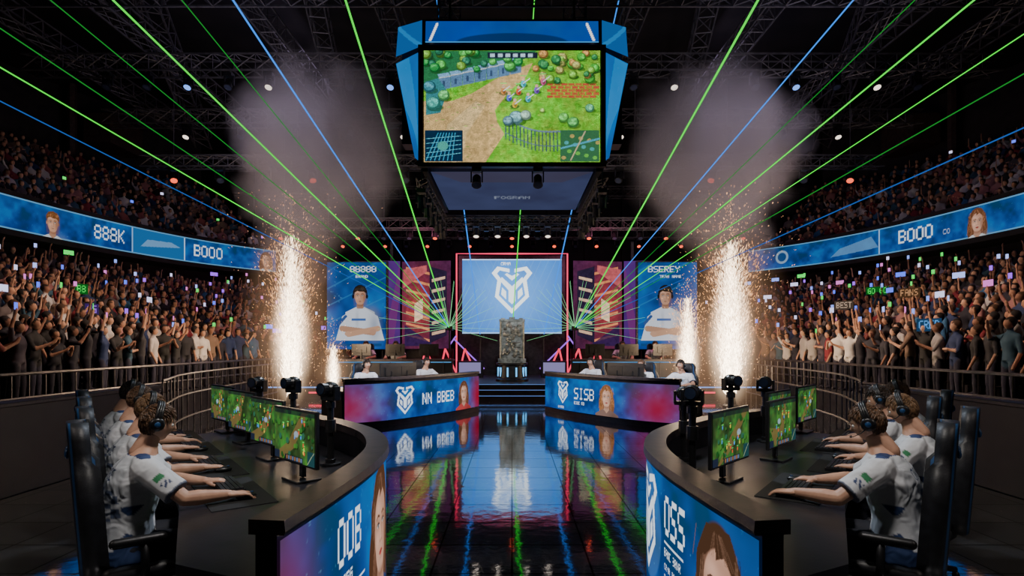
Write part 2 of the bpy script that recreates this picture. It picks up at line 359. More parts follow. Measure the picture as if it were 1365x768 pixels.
def u_at(P,y): 
    s=np.r_[0,np.cumsum(np.linalg.norm(np.diff(P,axis=0),axis=1))]; return np.interp(y,P[:,1],s)
RIBH=.98
RP=RIBP[RIBP[:,1]<27]; RL=np.linalg.norm(np.diff(RP,axis=0),axis=1).sum()
def ribbon(side):
    cv=Cv(RL,RIBH,60); cv.bluebg(5 if side>0 else 9)
    cv.rect(0,0,RL,.035,(.12,.35,.6));cv.rect(0,RIBH-.035,RL,RIBH,(.12,.35,.6))
    g=lambda y:(u_at(RP,y) if side>0 else RL-u_at(RP,y))
    W=(.8,.9,1)
    if side>0:
        cv.portrait(g(17.9),.46,.44,(.62,.32,.2),(.16,.06,.02)); cv.text('888K',g(19.4),.28,.48,W,1,.75)
        a,b_=sorted((g(20.9),g(23.0))); cv.rect(a,.05,b_,.93,(.015,.13,.36)); cv.poly([(a+.3,.3),(b_-.2,.5),(b_-.6,.65),(a+.6,.6)],(.2,.4,.65),.7);cv.rect(b_-.05,.05,b_,.93,(.5,.7,.95));cv.rect(a-.05,.05,a,.93,(.3,.5,.8))
        cv.text('BOOO',g(23.35),.28,.48,W,1,.8); cv.portrait(g(26.1),.46,.44,(.62,.33,.22),(.12,.05,.025),True)
        cv.text('BOOO',g(12),.28,.5,W);cv.portrait(g(9),.42,.42)
    else:
        cv.portrait(g(17.7),.46,.46,(.65,.36,.25),(.14,.055,.025),True); cv.text('BOOO',g(20.6),.28,.48,W,1,.85); cv.text('CO',g(18.9),.3,.16,W,.5)
        a,b_=sorted((g(21.4),g(23.6))); cv.poly([(a+.3,.2),(b_,.3),(b_-.3,.75),(a+.7,.5)],(.15,.35,.6),.6); cv.rect(b_,.05,b_+.05,.93,(.4,.6,.9))
        cv.ell(g(25.2),.5,.3,.3,(.3,.45,.6),.8);cv.ell(g(25.2),.5,.2,.2,(.01,.06,.2)); cv.portrait(g(9),.42,.42)
    return cv
screen('ribbon_led_board',ribbon(1),pathmap(RP,.06,5.02,5.02+RIBH,1),.95)
screen('ribbon_led_board',ribbon(-1),pathmap(RP,.06,5.02,5.02+RIBH,-1),.95,flip=True)

# ================================================================== STAGE
mb=MB()
for i in range(3): mb.box((0,17.2+i*.3+2.5,.075+.15*i),(2.3,5.6,.15),0); mb.box((0,16.9+.3*i-.008,.14+.15*i),(2.25,.012,.012),1)
mb.obj('stage_steps',[BOOTH,emat('step_strip',(.2,.4,1),.8)])
mb=MB(); mb.box((-4.65,20.6,.22),(7,6.4,.44)); mb.box((4.65,20.6,.22),(7,6.4,.44)); mb.box((0,24,.22),(2.3,1,.44))
mb.box((-4.65,17.38,.36),(6.9,.03,.03),1);mb.box((4.65,17.38,.36),(6.9,.03,.03),1)
mb.obj('stage_platform',[BOOTH,emat('stage_strip',(.15,.4,1),1.2)])
cv=Cv(4,3,75); cv.bluebg(2); cv.a=cv.a*.35+np.array([.03,.13,.42])*.9; cv.glow(2,1.5,1.8,1.4,(.07,.16,.25))
for k in range(9): cv.line((.3*k,0),(.3*k+1.4,3),.02,(.15,.35,.65),.35); cv.line((4-.3*k,0),(2.6-.3*k,3),.02,(.15,.35,.65),.25)
cv.logo(2,1.75,.95,(.85,.95,1)); cv.text('CRMA',1.55,2.75,.12,(.85,.95,1)); cv.rect(0,0,4,.04,(.3,.5,.8));cv.rect(0,2.96,4,3,(.4,.6,.9))
stage=empty('stage_main_screen')
screen('led_face',cv,quadmap((-2,22.9,2.1),(2,22.9,2.1),(2,22.9,5.1),(-2,22.9,5.1)),1.8,stage)
mb=MB(); mb.box((0,23.15,2.8),(4.3,.4,4.9)); 
mb.obj('screen_housing',[BLKM],parent=stage)
mb=MB()
for sx in (-1,1): mb.tube([(sx*2.22,22.8,.5),(sx*2.22,22.8,5.3),(0,22.8,5.3)],.035,6)
mb.obj('neon_frame',[emat('neon_magenta',(.9,.04,.12),1.8)],parent=stage)
mb=MB()
for sx in (-1,1):
    for k in range(3):
        x=sx*(1.35+.75*k); mb.tube([(x,21.9,.46),(x+sx*.45,21.7,1.5)],.035,6,1); mb.tube([(x+sx*.45,21.7,1.5),(x+sx*.7,21.9,.46)],.035,6,1)
    mb.box((sx*1.55,21.2,.75),(.95,.5,.6),0); mb.box((sx*1.55,20.94,.8),(.8,.02,.4),2)
    mb.tube([(sx*1.1,22.5,.7),(sx*2.3,22.3,1.9)],.03,6,3);mb.tube([(sx*2.9,22.3,1.0),(sx*2.2,22.4,2.0)],.03,6,3)
    mb.box((sx*3.9,17.36,.2),(4.6,.02,.05),1)
mb.obj('stage_set_struts',[BLKM,emat('neon_red',(1,.04,.10),1.6),emat('pod_white',(.28,.25,.5),.9),emat('neon_violet',(.35,.1,.9),1.4)])
for sx in (1,-1):
    cv=Cv(1.8,3.3,80); n=cv.noise(1.5,11); cv.a=np.stack([.03+.07*n,.008+.012*n,.025+.05*n],-1)
    cv.gau(.6,1.6,.6,1.1,(.42,.05,.04),.75)
    for k in range(7): y=.25+.42*k; cv.poly([(.15,y+.25),(1.0,y),(1.0,y+.1),(.15,y+.33)],(.75,.26,.10),.85); 
    cv.poly([(1.0,.2),(1.65,.5),(1.65,2.9),(1.0,3.1)],(.02,.012,.035)); 
    for k in range(6): y=.5+.4*k; cv.poly([(1.08,y),(1.58,y+.12),(1.58,y+.22),(1.08,y+.12)],(.8,.5,.32),.8)
    cv.poly([(.05,2.3),(.9,2.9),(.9,3.15),(.05,3.0)],(.45,.09,.10)); cv.poly([(.1,.1),(1.2,.1),(.1,.9)],(.02,.01,.06),.9); cv.poly([(.45,1.0),(.75,1.15),(.75,1.9),(.45,1.7)],(.85,.55,.35))
    cv.a*=(.6+.8*cv.noise(10,3))[...,None]
    L=[(sx*-4.1,21.2,1.5),(sx*-2.4,22.3,1.5),(sx*-2.4,22.3,4.95),(sx*-4.1,21.2,4.75)]
    screen('stage_wing_panel',cv,quadmap(*L),1.2)
    cv=Cv(.8,3.2,50); n=cv.noise(1.5,3); cv.a=np.stack([.05+.08*n,.015+.02*n,.12+.16*n],-1); cv.poly([(.1,0),(.5,0),(.8,2),(.8,3.2)],(.2,.03,.18),.7)
    L=[(sx*-4.85,20.9,1.5),(sx*-4.15,21.1,1.5),(sx*-4.15,21.1,4.75),(sx*-4.85,20.9,4.75)]
    screen('stage_side_strip',cv,quadmap(*L),.9)
    cv=Cv(2.05,3.05,85); cv.bluebg(20+sx); 
    for k in range(6): cv.line((-.2,.2+.6*k),(2.2,1.2+.7*k),.05,(.04,.2,.45),.5)
    c0=1.15 if sx>0 else .95
    cv.portrait(c0,1.85,.46,(.50,.27,.18),(.02,.014,.01),False,(.6,.64,.72),True)
    cv.poly([(c0-.85,.3),(c0-.62,1.15),(c0-.2,1.42),(c0+.2,1.42),(c0+.62,1.15),(c0+.85,.3)],(.6,.64,.72)); cv.gau(c0+.5,.8,.2,.5,(.2,.24,.34),.7); cv.gau(c0-.1,1.05,.06,.3,(.3,.34,.44),.5)
    cv.line((c0-.62,.72),(c0+.45,.58),.2,(.42,.23,.15)); cv.line((c0+.62,.72),(c0-.4,.52),.19,(.5,.28,.18)); cv.ell(c0-.42,.54,.12,.09,(.52,.3,.2)); cv.ell(c0+.45,.62,.12,.09,(.45,.25,.17)); cv.rect(c0-.3,1.0,c0+.2,1.08,(.05,.12,.35)); cv.line((c0-.72,.9),(c0-.5,1.15),.1,(.03,.08,.25))
    cv.rect(.1,.1,1.9,.2,(.01,.06,.2))
    cv.text('88888' if sx>0 else 'BSEREY',.8 if sx>0 else .35,2.7,.22,(.9,.95,1)); cv.text('BRAND' if sx>0 else 'TEAM NAME',1.0 if sx>0 else .75,2.50,.10,(.8,.9,1))
    a,b_=(-6.6,-4.5) if sx>0 else (4.5,6.6)
    fr=empty('player_banner_screen')
    screen('led_face',cv,quadmap((a,20.3,1.5),(b_,20.3,1.5),(b_,20.3,4.6),(a,20.3,4.6)),1.05,fr)
    m2=MB(); m2.box(((a+b_)/2,20.42,3.05),(b_-a+.1,.18,3.2)); m2.tube([(a+.2,20.5,.44),(a+.2,20.5,1.5)],.06,6); m2.tube([(b_-.2,20.5,.44),(b_-.2,20.5,1.5)],.06,6)
    m2.obj('housing',[BLKM],parent=fr)
    m2=MB(); m2.box((sx*-4.55,21.55,3.0),(.1,.1,5.1)); m2.box((sx*-3.3,22.3,.95),(2.0,.12,1.1)); m2.obj('stage_wing_support',[BLKM])
mb=MB()
mb.rings([((0,19,.45),.55,.5),((0,19,.52),.55,.5),((0,19,.56),.46,.42),((0,19,.98),.42,.38),((0,19,1.0),.52,.46),((0,19,1.06),.52,.46)],24)
for k in range(10):
    a=k*math.pi/5; mb.box((.46*math.cos(a),19+.42*math.sin(a),.76),(.05,.05,.3),1)
tm=MB(); tm.box((0,19,1.78),(.78,.26,1.42)); tm.box((0,19,1.12),(.92,.36,.14)); tm.box((0,19,2.47),(.86,.32,.08)); tm.box((-.3,19,2.5),(.14,.2,.1));tm.box((.3,19,2.5),(.14,.2,.1));tm.box((.0,19,2.53),(.2,.2,.1))
for k in range(46):
    random.seed(k); x=random.uniform(-.3,.3); z=random.uniform(1.25,2.35)
    tm.ell((x,18.86,z),(random.uniform(.03,.09),.05,random.uniform(.03,.1)),0,8,5)
for k in range(8): tm.tube([(math.sin(k)*.3,18.86,1.3+.13*k),(math.cos(k*2)*.3,18.84,1.38+.13*k)],.02,5)
for sx in (-1,1): tm.tube([(sx*.38,18.86,1.2),(sx*.38,18.86,2.42)],.035,8)
tr=empty('trophy_monument'); mb.obj('pedestal',[BLKM,emat('pedestal_glow',(.10,.5,1),1.8)],parent=tr)
tm.obj('carved_slab',[pmat('tarnished_silver',(.42,.45,.42),(.14,.16,.15),scale=9,rough=.35,metal=.7,bump=.6)],bevel=.01,parent=tr)

MONS=pmat('monitor_shell',(.02,.02,.022),rough=.3)
def gamecv(seed=0):
    cv=Cv(.54,.31,220); n=cv.noise(10,seed); n2=cv.noise(40,seed+9); n=np.clip((n-.2)*1.7,0,1)
    cv.a=np.stack([.012+.06*n2*n,.03+.15*n*n,.008+.018*n],-1)
    r=np.random.default_rng(seed); o=r.uniform(-.12,.12)
    cv.poly([(0,.05-o),(.2,.12),(.35+o,.31),(.43+o,.31),(.27,.08),(.1,0)],(.13,.085,.03),.8)
    for k in range(30): x,y,q=r.random()*.54,r.random()*.31,r.uniform(.008,.022); cv.ell(x+.006,y-.008,q*1.2,q*.8,(.004,.012,.003),.8); cv.ell(x,y,q,q,[(.01,.06,.012),(.03,.13,.02),(.02,.09,.05),(.05,.16,.02)][k%4])
    for k in range(12): x,y=.12+r.random()*.3,.06+r.random()*.2; cv.ell(x,y,.007,.012,[(.6,.08,.03),(.05,.25,.7),(.6,.45,.05)][k%3]); cv.rect(x-.012,y+.016,x+.012,y+.02,(.1,.6,.1))
    cv.ell(.27+o,.17,.03,.02,(.25,.35,.45),.7)
    cv.rect(.15,0,.39,.035,(.008,.01,.018)); [cv.rect(.165+.028*k,.006,.185+.028*k,.028,(.08,.12,.2) if k%2 else (.2,.09,.04)) for k in range(8)]
    cv.rect(.45,0,.54,.085,(.01,.04,.045)); cv.line((.455,.01),(.53,.08),.006,(.2,.25,.15)); cv.rect(0,.285,.54,.31,(.008,.01,.015),.8); cv.rect(0,0,.07,.05,(.01,.015,.03)); return cv
def monitor(M,lit=True,seed=0,name='gaming_monitor'):
    e=empty(name,M)
    mb=MB(); mb.box((0,.0,.31),(.63,.025,.38)); mb.box((0,.025,.31),(.36,.04,.2)); mb.box((0,.05,.17),(.05,.03,.3)); mb.box((0,.04,.008),(.24,.18,.016))
    mb.obj('shell',[MONS],bevel=.004,parent=e)
    screen('panel',gamecv(seed),quadmap((-.30,-.016,.135),(.30,-.016,.135),(.30,-.016,.485),(-.30,-.016,.485)),1.5 if lit else .3,e)
    return e
def keyboard_me():
    mb=MB(); mb.box((0,0,.012),(.40,.14,.02))
    for r in range(5):
        for c in range(15): mb.box((-.182+c*.026,-.053+r*.026,.026),(.021,.021,.012),1)
    return mb.mesh('keyboard')
KBME=keyboard_me(); KBME.materials.append(BLK); KBME.materials.append(pmat('keycaps',(.03,.03,.035),rough=.4))
def mouse_me():
    mb=MB(); mb.ell((0,0,.016),(.032,.06,.022),0,16,10); mb.box((0,.03,.037),(.006,.02,.008),1); return mb.mesh('m',True)
MOME=mouse_me(); MOME.materials.append(BLK); MOME.materials.append(BLUEPL)
def padme():
    mb=MB(); mb.box((0,0,.002),(.8,.36,.004)); return mb.mesh('pad')
PDME=padme(); PDME.materials.append(PAD)

def desk_booth(front,edge,sx,art,zt,led=(.1,.92),rimw=.16,n=46,name='player_booth',strength=1.0):
    P,L=crom(front,n); par=empty(name)
    mb=MB()
    sweep(mb,P,[(0,.0),(0,.95),(-.09,.95),(-.09,0)],sx,0,True,True)
    sweep(mb,P,[(.03,.94),(.035,.955),(.03,1.0),(-rimw,1.0),(-rimw,.94)],sx,1,True,True)
    sweep(mb,P,[(.02,.0),(.02,.09),(0,.09),(0,0)],sx,1,True,True)
    mb.obj('front_fascia',[BOOTH,RIM],parent=par)
    screen('led_front',art(L),pathmap(P,.014,led[0],led[1],sx),strength,par,flip=sx<0)
    N=rnormals(P); inner=P-N*.08
    poly=[(sx*x,y) for x,y in inner]+[(sx*x,y) for x,y in reversed(edge)]
    bm=bmesh.new(); vs=[bm.verts.new((x,y,zt-.045)) for x,y in poly]; f=bm.faces.new(vs)
    r=bmesh.ops.extrude_face_region(bm,geom=[f]); bmesh.ops.translate(bm,verts=[v for v in r['geom'] if isinstance(v,bmesh.types.BMVert)],vec=(0,0,.045))
    bmesh.ops.triangulate(bm,faces=bm.faces[:],ngon_method='EAR_CLIP'); bmesh.ops.recalc_face_normals(bm,faces=bm.faces[:])
    me=bpy.data.meshes.new('table_top'); bm.to_mesh(me); bm.free(); link('table_top',me,[TABLE],par)
    mb=MB()
    for a,b_ in ((inner[0],edge[0]),(inner[-1],edge[-1])):
        a=Vector((sx*a[0],a[1],0));b_=Vector((sx*b_[0],b_[1],0)); d=(b_-a); c=(a+b_)/2
        R=Matrix.Rotation(math.atan2(d.y,d.x),3,'Z'); mb.box((c.x,c.y,zt/2-.02),(d.length,.04,zt-.05),0,R)
    mb.obj('end_panels',[BOOTH],parent=par)
    return par
NF=[(-.93,2.25),(-.87,2.8),(-.84,3.4),(-.9,4.0),(-1.15,4.65),(-1.65,5.3),(-2.3,5.9),(-3.0,6.3)]
NE=[(-1.45,2.45),(-1.93,3.3),(-2.5,4.15),(-3.1,4.95),(-3.55,5.7)]
def artL(L):
    cv=Cv(L,.82,170); cv.bluebg(31,[(.05,.22,.5),(2.6,.3,.4)]); W=(.8,.9,1)
    cv.portrait(1.36,.44,.42,(.60,.34,.24),(.08,.035,.018),True,(.02,.05,.15)); 
    cv.text('OOB',.55,.48,.24,W,1,.58); cv.text('BOEG',.57,.37,.055,W); cv.line((.55,.33),(.95,.33),.012,W); cv.text('CRMA BOT',.56,.24,.045,W,.9,.8); cv.text('BAN',.56,.16,.04,W,.8)
    cv.logo(2.6,.42,.3); cv.text('OOB',3.1,.42,.24,W); return cv
def artR(L):
    cv=Cv(L,.82,170); cv.bluebg(37); W=(.8,.9,1); e=lambda s:L-s
    cv.portrait(e(.34),.44,.36,(.60,.34,.24),(.06,.028,.015),True,(.03,.03,.05)); cv.text('OSS',e(1.06),.50,.22,W,1,.62); cv.text('BAND BRNR',e(1.06),.37,.045,W,1,.8); cv.text('CRMA BOAT',e(1.06),.29,.04,W,.9,.8); cv.line((e(1.06),.45),(e(.75),.45),.01,W); cv.text('BAND',e(1.06),.22,.04,W,.8)
    cv.ell(e(1.52),.45,.40,.38,(.2,.45,.8),.15); cv.logo(e(1.52),.45,.33); cv.text('OSS',e(3.2),.42,.24,W); return cv
desk_booth(NF,NE,1,artL,.75,strength=1.15,rimw=.12)
desk_booth([(x-.06,y) for x,y in NF],NE,-1,artR,.75,strength=1.15,rimw=.12)
FF=[(-3.3,11.2),(-2.6,11.7),(-1.9,12.55),(-1.3,13.45),(-.85,14.35)]
FE=[(-4.0,12.0),(-3.3,12.7),(-2.7,13.5),(-2.2,14.3),(-1.8,14.9)]
def artFL(L):
    cv=Cv(L,.76,100); cv.bluebg(41,[(.1,.6,.6),(L-.05,.35,.7)]); W=(.8,.9,1)
    cv.logo(1.35,.38,.3); cv.text('NN BBEB',1.85,.25,.25,W,1,.72); cv.portrait(3.32,.40,.3,(.62,.35,.25),(.10,.04,.02),True,(.4,.05,.05)); return cv
def artFR(L):
    cv=Cv(L,.76,100); cv.bluebg(45,[(L-.45,.55,.65)]); W=(.8,.9,1)
    cv.logo(.85,.42,.27);cv.text('BRAND',.65,.04,.06,W); cv.text('SISB',1.3,.3,.26,W,1,.78); cv.text('BODE RB',1.3,.18,.06,W); cv.portrait(2.35,.40,.3,(.64,.37,.26),(.22,.09,.035),True,(.2,.12,.1)); return cv
desk_booth(FF,FE,1,artFL,.75,(.12,.88),strength=1.2)
desk_booth(FF,FE,-1,artFR,.75,(.12,.88),strength=1.2)
for sx in (1,-1):
    mb=MB(); mb.box((sx*-3.9,18.3,.83),(4.0,.08,.72)); mb.box((sx*-3.9,18.6,1.16),(4.0,.7,.05),1); mb.box((sx*-3.9,18.245,1.1),(3.9,.02,.03),2); mb.box((sx*-3.9,18.245,.6),(3.9,.02,.02),2)
    for k in range(5): mb.box((sx*(-2.2-.85*k),18.25,.85),(.03,.03,.5),1)
    mb.obj('commentator_desk',[BOOTH,RIM,emat('desk_strip',(.12,.4,.8),.7)])
    for k in range(3): monitor(FM((sx*(-2.7-1.1*k),18.5,1.185),(0,-1)),False,50+k)

def gear(o,f,yaw,seed,mx=.30,lit=True):
    M=FM((o[0],o[1],.75),f)
    monitor(M@Matrix.Translation((.0,.98,0))@Matrix.Rotation(yaw,4,'Z'),lit,seed)
    link('keyboard',KBME,(),None,M@Matrix.Translation((-.06,.56,.005)))
    link('gaming_mouse',MOME,(),None,M@Matrix.Translation((mx,.60,.005)))
    link('mouse_pad',PDME,(),None,M@Matrix.Translation((.08,.56,0)))
def cam_post(x,y,z,h,name='tracking_camera_post'):
    mb=MB()
    mb.tube([(0,0,0),(0,0,.02)],.08,16); mb.tube([(0,0,.02),(0,0,.05)],.04,16); mb.tube([(0,0,.04),(0,0,h-.1)],.026,10); mb.tube([(0,0,h*.4),(0,0,h*.4+.1)],.042,10); mb.tube([(0,0,h*.7),(0,0,h*.7+.05)],.04,10)
    mb.box((0,0,h-.12),(.15,.06,.03)); mb.box((-.07,0,h-.075),(.018,.06,.10)); mb.box((.07,0,h-.075),(.018,.06,.10))
    mb.ell((0,0,h-.045),(.062,.07,.058),0,14,10); mb.tube([(0,-.04,h-.045),(0,-.10,h-.045)],[.045,.052],14); mb.tube([(0,-.101,h-.045),(0,-.105,h-.045)],.04,14,1)
    mb.obj(name,[BLK,pmat('camera_glass',(.02,.03,.06),rough=.05)],M=Matrix.Translation((x,y,z))@Matrix.Rotation(random.uniform(-.6,.6),4,'Z'),bevel=.002)
for x,y,h in ((-1.42,4.45,.64),(-1.98,5.15,.64),(-2.45,5.5,.62),(1.30,4.10,.64),(1.36,4.5,.6),(1.98,5.15,.66),(2.45,5.5,.62)): cam_post(x,y,.75,h)

# ================================================================== HUMANS
def headp(x,y,z):
    px,py,pz=x*.077,y*.096,z*.118
    if z<0:
        t=-z; px*=1-.30*t**1.6
        if y<0: py*=1-.30*t
        else: py*=1-.08*t
    else: px*=1-.05*z
    if y>0:
        py*=1-.10*max(0,1-abs(px)/.06)*.5
        g=lambda a,sx,b_,sz:math.exp(-((px-a)/sx)**2-((pz-b_)/sz)**2)
        py+=.020*g(0,.011,-.022,.014)+.012*g(0,.009,-.004,.022)
        py-=.010*(g(.031,.015,.004,.012)+g(-.031,.015,.004,.012))*(1 if py>.03 else 0)
        py+=.004*g(0,.045,.028,.01)+.006*g(0,.022,-.052,.009)-.004*g(0,.022,-.0525,.0025)+.008*g(0,.02,-.092,.018)
        py+=.004*(g(.042,.02,-.02,.02)+g(-.042,.02,-.02,.02))
    return (px,py,pz)
def head_parts(seed,nt_=900):
    mb=MB(); nu,nv=56,44; V=[]
    for j in range(nv+1):
        ph=math.pi*j/nv; ph=min(max(ph,.01),math.pi-.01)
        for i in range(nu):
            th=2*math.pi*i/nu; x=math.sin(ph)*math.cos(th);y=math.sin(ph)*math.sin(th);z=math.cos(ph)
            V.append(headp(x,y,z))
    F=[];MI=[]
    for j in range(nv):
        for i in range(nu):
            f=(j*nu+i,(j+1)*nu+i,(j+1)*nu+(i+1)%nu,j*nu+(i+1)%nu); c=sum((Vector(V[k]) for k in f),Vector())/4
            F.append(f); MI.append(1 if (c.y>.07 and abs(c.x)<.024 and abs(c.z+.052)<.008) else 0)
    mb.v+= [tuple(v) for v in V]; mb.f+=F; mb.m+=MI
    for s in (-1,1):
        mb.ell((s*.031,.078,.004),(.0135,.012,.0115),2,12,8); mb.ell((s*.031,.0865,.004),(.006,.005,.006),3,10,6)
        mb.tube([(s*.014,.098,.026),(s*.032,.098,.030),(s*.048,.088,.024)],[.003,.0035,.0015],6,4)
        R=Matrix.Rotation(s*.35,3,'Z')@Matrix.Rotation(-.15,3,'X')
        mb.ell((s*.079,-.008,-.002),(.009,.019,.032),0,12,10,R); mb.ell((s*.084,-.003,.0),(.007,.011,.02),0,10,8,R)
    mb.cap((0,-.015,-.07),(0,-.05,-.20),.055,.06,16,0)
    r=random.Random(seed); V=[];idx={}
    def hl(y): return float(np.interp(y,[-1,-.3,0,.25,.5,1],[-.66,-.5,-.02,.22,.5,.56]))
    F=[]
    for j in range(nv):
        for i in range(nu):
            q=[]
            for jj,ii in ((j,i),(j+1,i),(j+1,(i+1)%nu),(j,(i+1)%nu)):
                ph=min(max(math.pi*jj/nv,.01),math.pi-.01);th=2*math.pi*ii/nu
                q.append((jj,ii,math.sin(ph)*math.cos(th),math.sin(ph)*math.sin(th),math.cos(ph)))
            if sum(1 for t in q if t[4]>hl(t[3]))>=2:
                f=[]
                for jj,ii,x,y,z in q:
                    if (jj,ii) not in idx:
                        p=headp(x,y,z); k=1.05+.02*max(z,0)+.008*math.sin(ii*1.7+jj); idx[(jj,ii)]=len(V); V.append((p[0]*k,p[1]*k,p[2]*k+.001))
                    f.append(idx[(jj,ii)])
                F.append(tuple(f))
    mb.add(V,F,4)
    cnt=0
    while cnt<nt_:
        d=Vector((r.gauss(0,1),r.gauss(0,1),r.gauss(0,1))).normalized()
        if d.z<=hl(d.y)+.03: continue
        sw=math.sin(d.x*4+seed)*.35
        cnt+=1; p=Vector(headp(*d))*1.045; fl=Vector((sw+d.x*.5+r.uniform(-.12,.12),.85*max(d.z,0)+r.uniform(-.1,.1),-1+d.z*.9)); fl=(fl-d*fl.dot(d)).normalized()
        l=r.uniform(.026,.042); w=r.uniform(.0035,.0065); lift=.08+r.uniform(0,.12)*(1 if d.z>.2 else .2)
        P=[p,p+fl*l*.4+d*l*lift*.8,p+fl*l*.8+d*l*lift*.6,p+fl*l*1.15-d*l*.02]
        mb.tube(P,[w,w*.95,w*.6,.0008],4,4)
    return mb
def headset():
    mb=MB(); P=[];n=14
    for k in range(n+1):
        a=math.pi*k/n; P.append((.096*math.cos(a),-.012,.116*math.sin(a)+.018))
    for dy in (-.012,0,.012): mb.tube([(x,y+dy,z) for x,y,z in P],.010,8,0)
    for s in (-1,1):
        mb.tube([(s*.072,-.01,-.002),(s*.080,-.01,-.002),(s*.090,-.01,-.002)],[.036,.044,.040],20,1)
        mb.tube([(s*.090,-.01,-.002),(s*.104,-.01,-.002),(s*.112,-.01,-.002)],[.042,.042,.030],20,0)
        mb.tube([(s*.112,-.01,-.002),(s*.1145,-.01,-.002)],[.018,.016],16,2)
    mb.tube([(-.1,.0,-.02),(-.092,.05,-.045),(-.055,.105,-.058),(-.03,.118,-.056)],[.004,.003,.003,.003],6,0); mb.ell((-.026,.119,-.056),(.012,.008,.008),1,10,6)
    return mb
HEADS=[]
for hm,sd in ((HAIR,1),(HAIR2,2),(HAIR3,3)):
    mb=head_parts(sd); me=mb.mesh('head',True)
    for m in (SKIN,LIP,EYEW,IRIS,hm): me.materials.append(m)
    HEADS.append(me)
hs=headset(); HSME=hs.mesh('headset',True)
for m in (BLK,PAD,BLUEPL): HSME.materials.append(m)

def hand(mb,w,f,side,curl=1.0,up=Vector((0,0,1))):
    f=Vector(f).normalized(); w=Vector(w); x=f.cross(up).normalized(); z=x.cross(f).normalized()
    T=lambda a,b_,c:w+x*a+f*b_+z*c
    for a,b0,b1,r0,r1 in ((-.026,.012,.082,.014,.0125),(-.009,.008,.088,.0155,.0135),(.009,.008,.088,.0155,.0135),(.026,.012,.082,.014,.0125)): mb.cap(T(a,b0,0),T(a*1.15,b1,0),r0,r1,10)
    mb.cap(T(0,-.02,0),T(0,.03,0),.024,.022,10)
    s=-1 if side>0 else 1
    L={-.033:.060,-.011:.076,.011:.080,.033:.070} if s>0 else {-.033:.070,-.011:.080,.011:.076,.033:.060}
    for a,l in L.items():
        p=T(a,.084,.002); ang=.05*curl; r=.0092
        for k,fr in enumerate((.45,.32,.25)):
            ang+=(.16,.42,.38)[k]*curl; d=f*math.cos(ang)-z*math.sin(ang)+x*(a*2.6); q=p+d*l*fr; mb.cap(p,q,r,r-.0009,10); p=q; r-=.0011
    p=T(s*.026,.022,-.006); q=p+(x*s*.8+f*.75-z*.25).normalized()*.042; mb.cap(p,q,.0145,.0115,10); p2=q+(x*s*.25+f*1-z*.3).normalized()*.030; mb.cap(q,p2,.011,.0095,10); p3=p2+(f-z*.25-x*s*.1).normalized()*.022; mb.cap(p2,p3,.0095,.008,10)

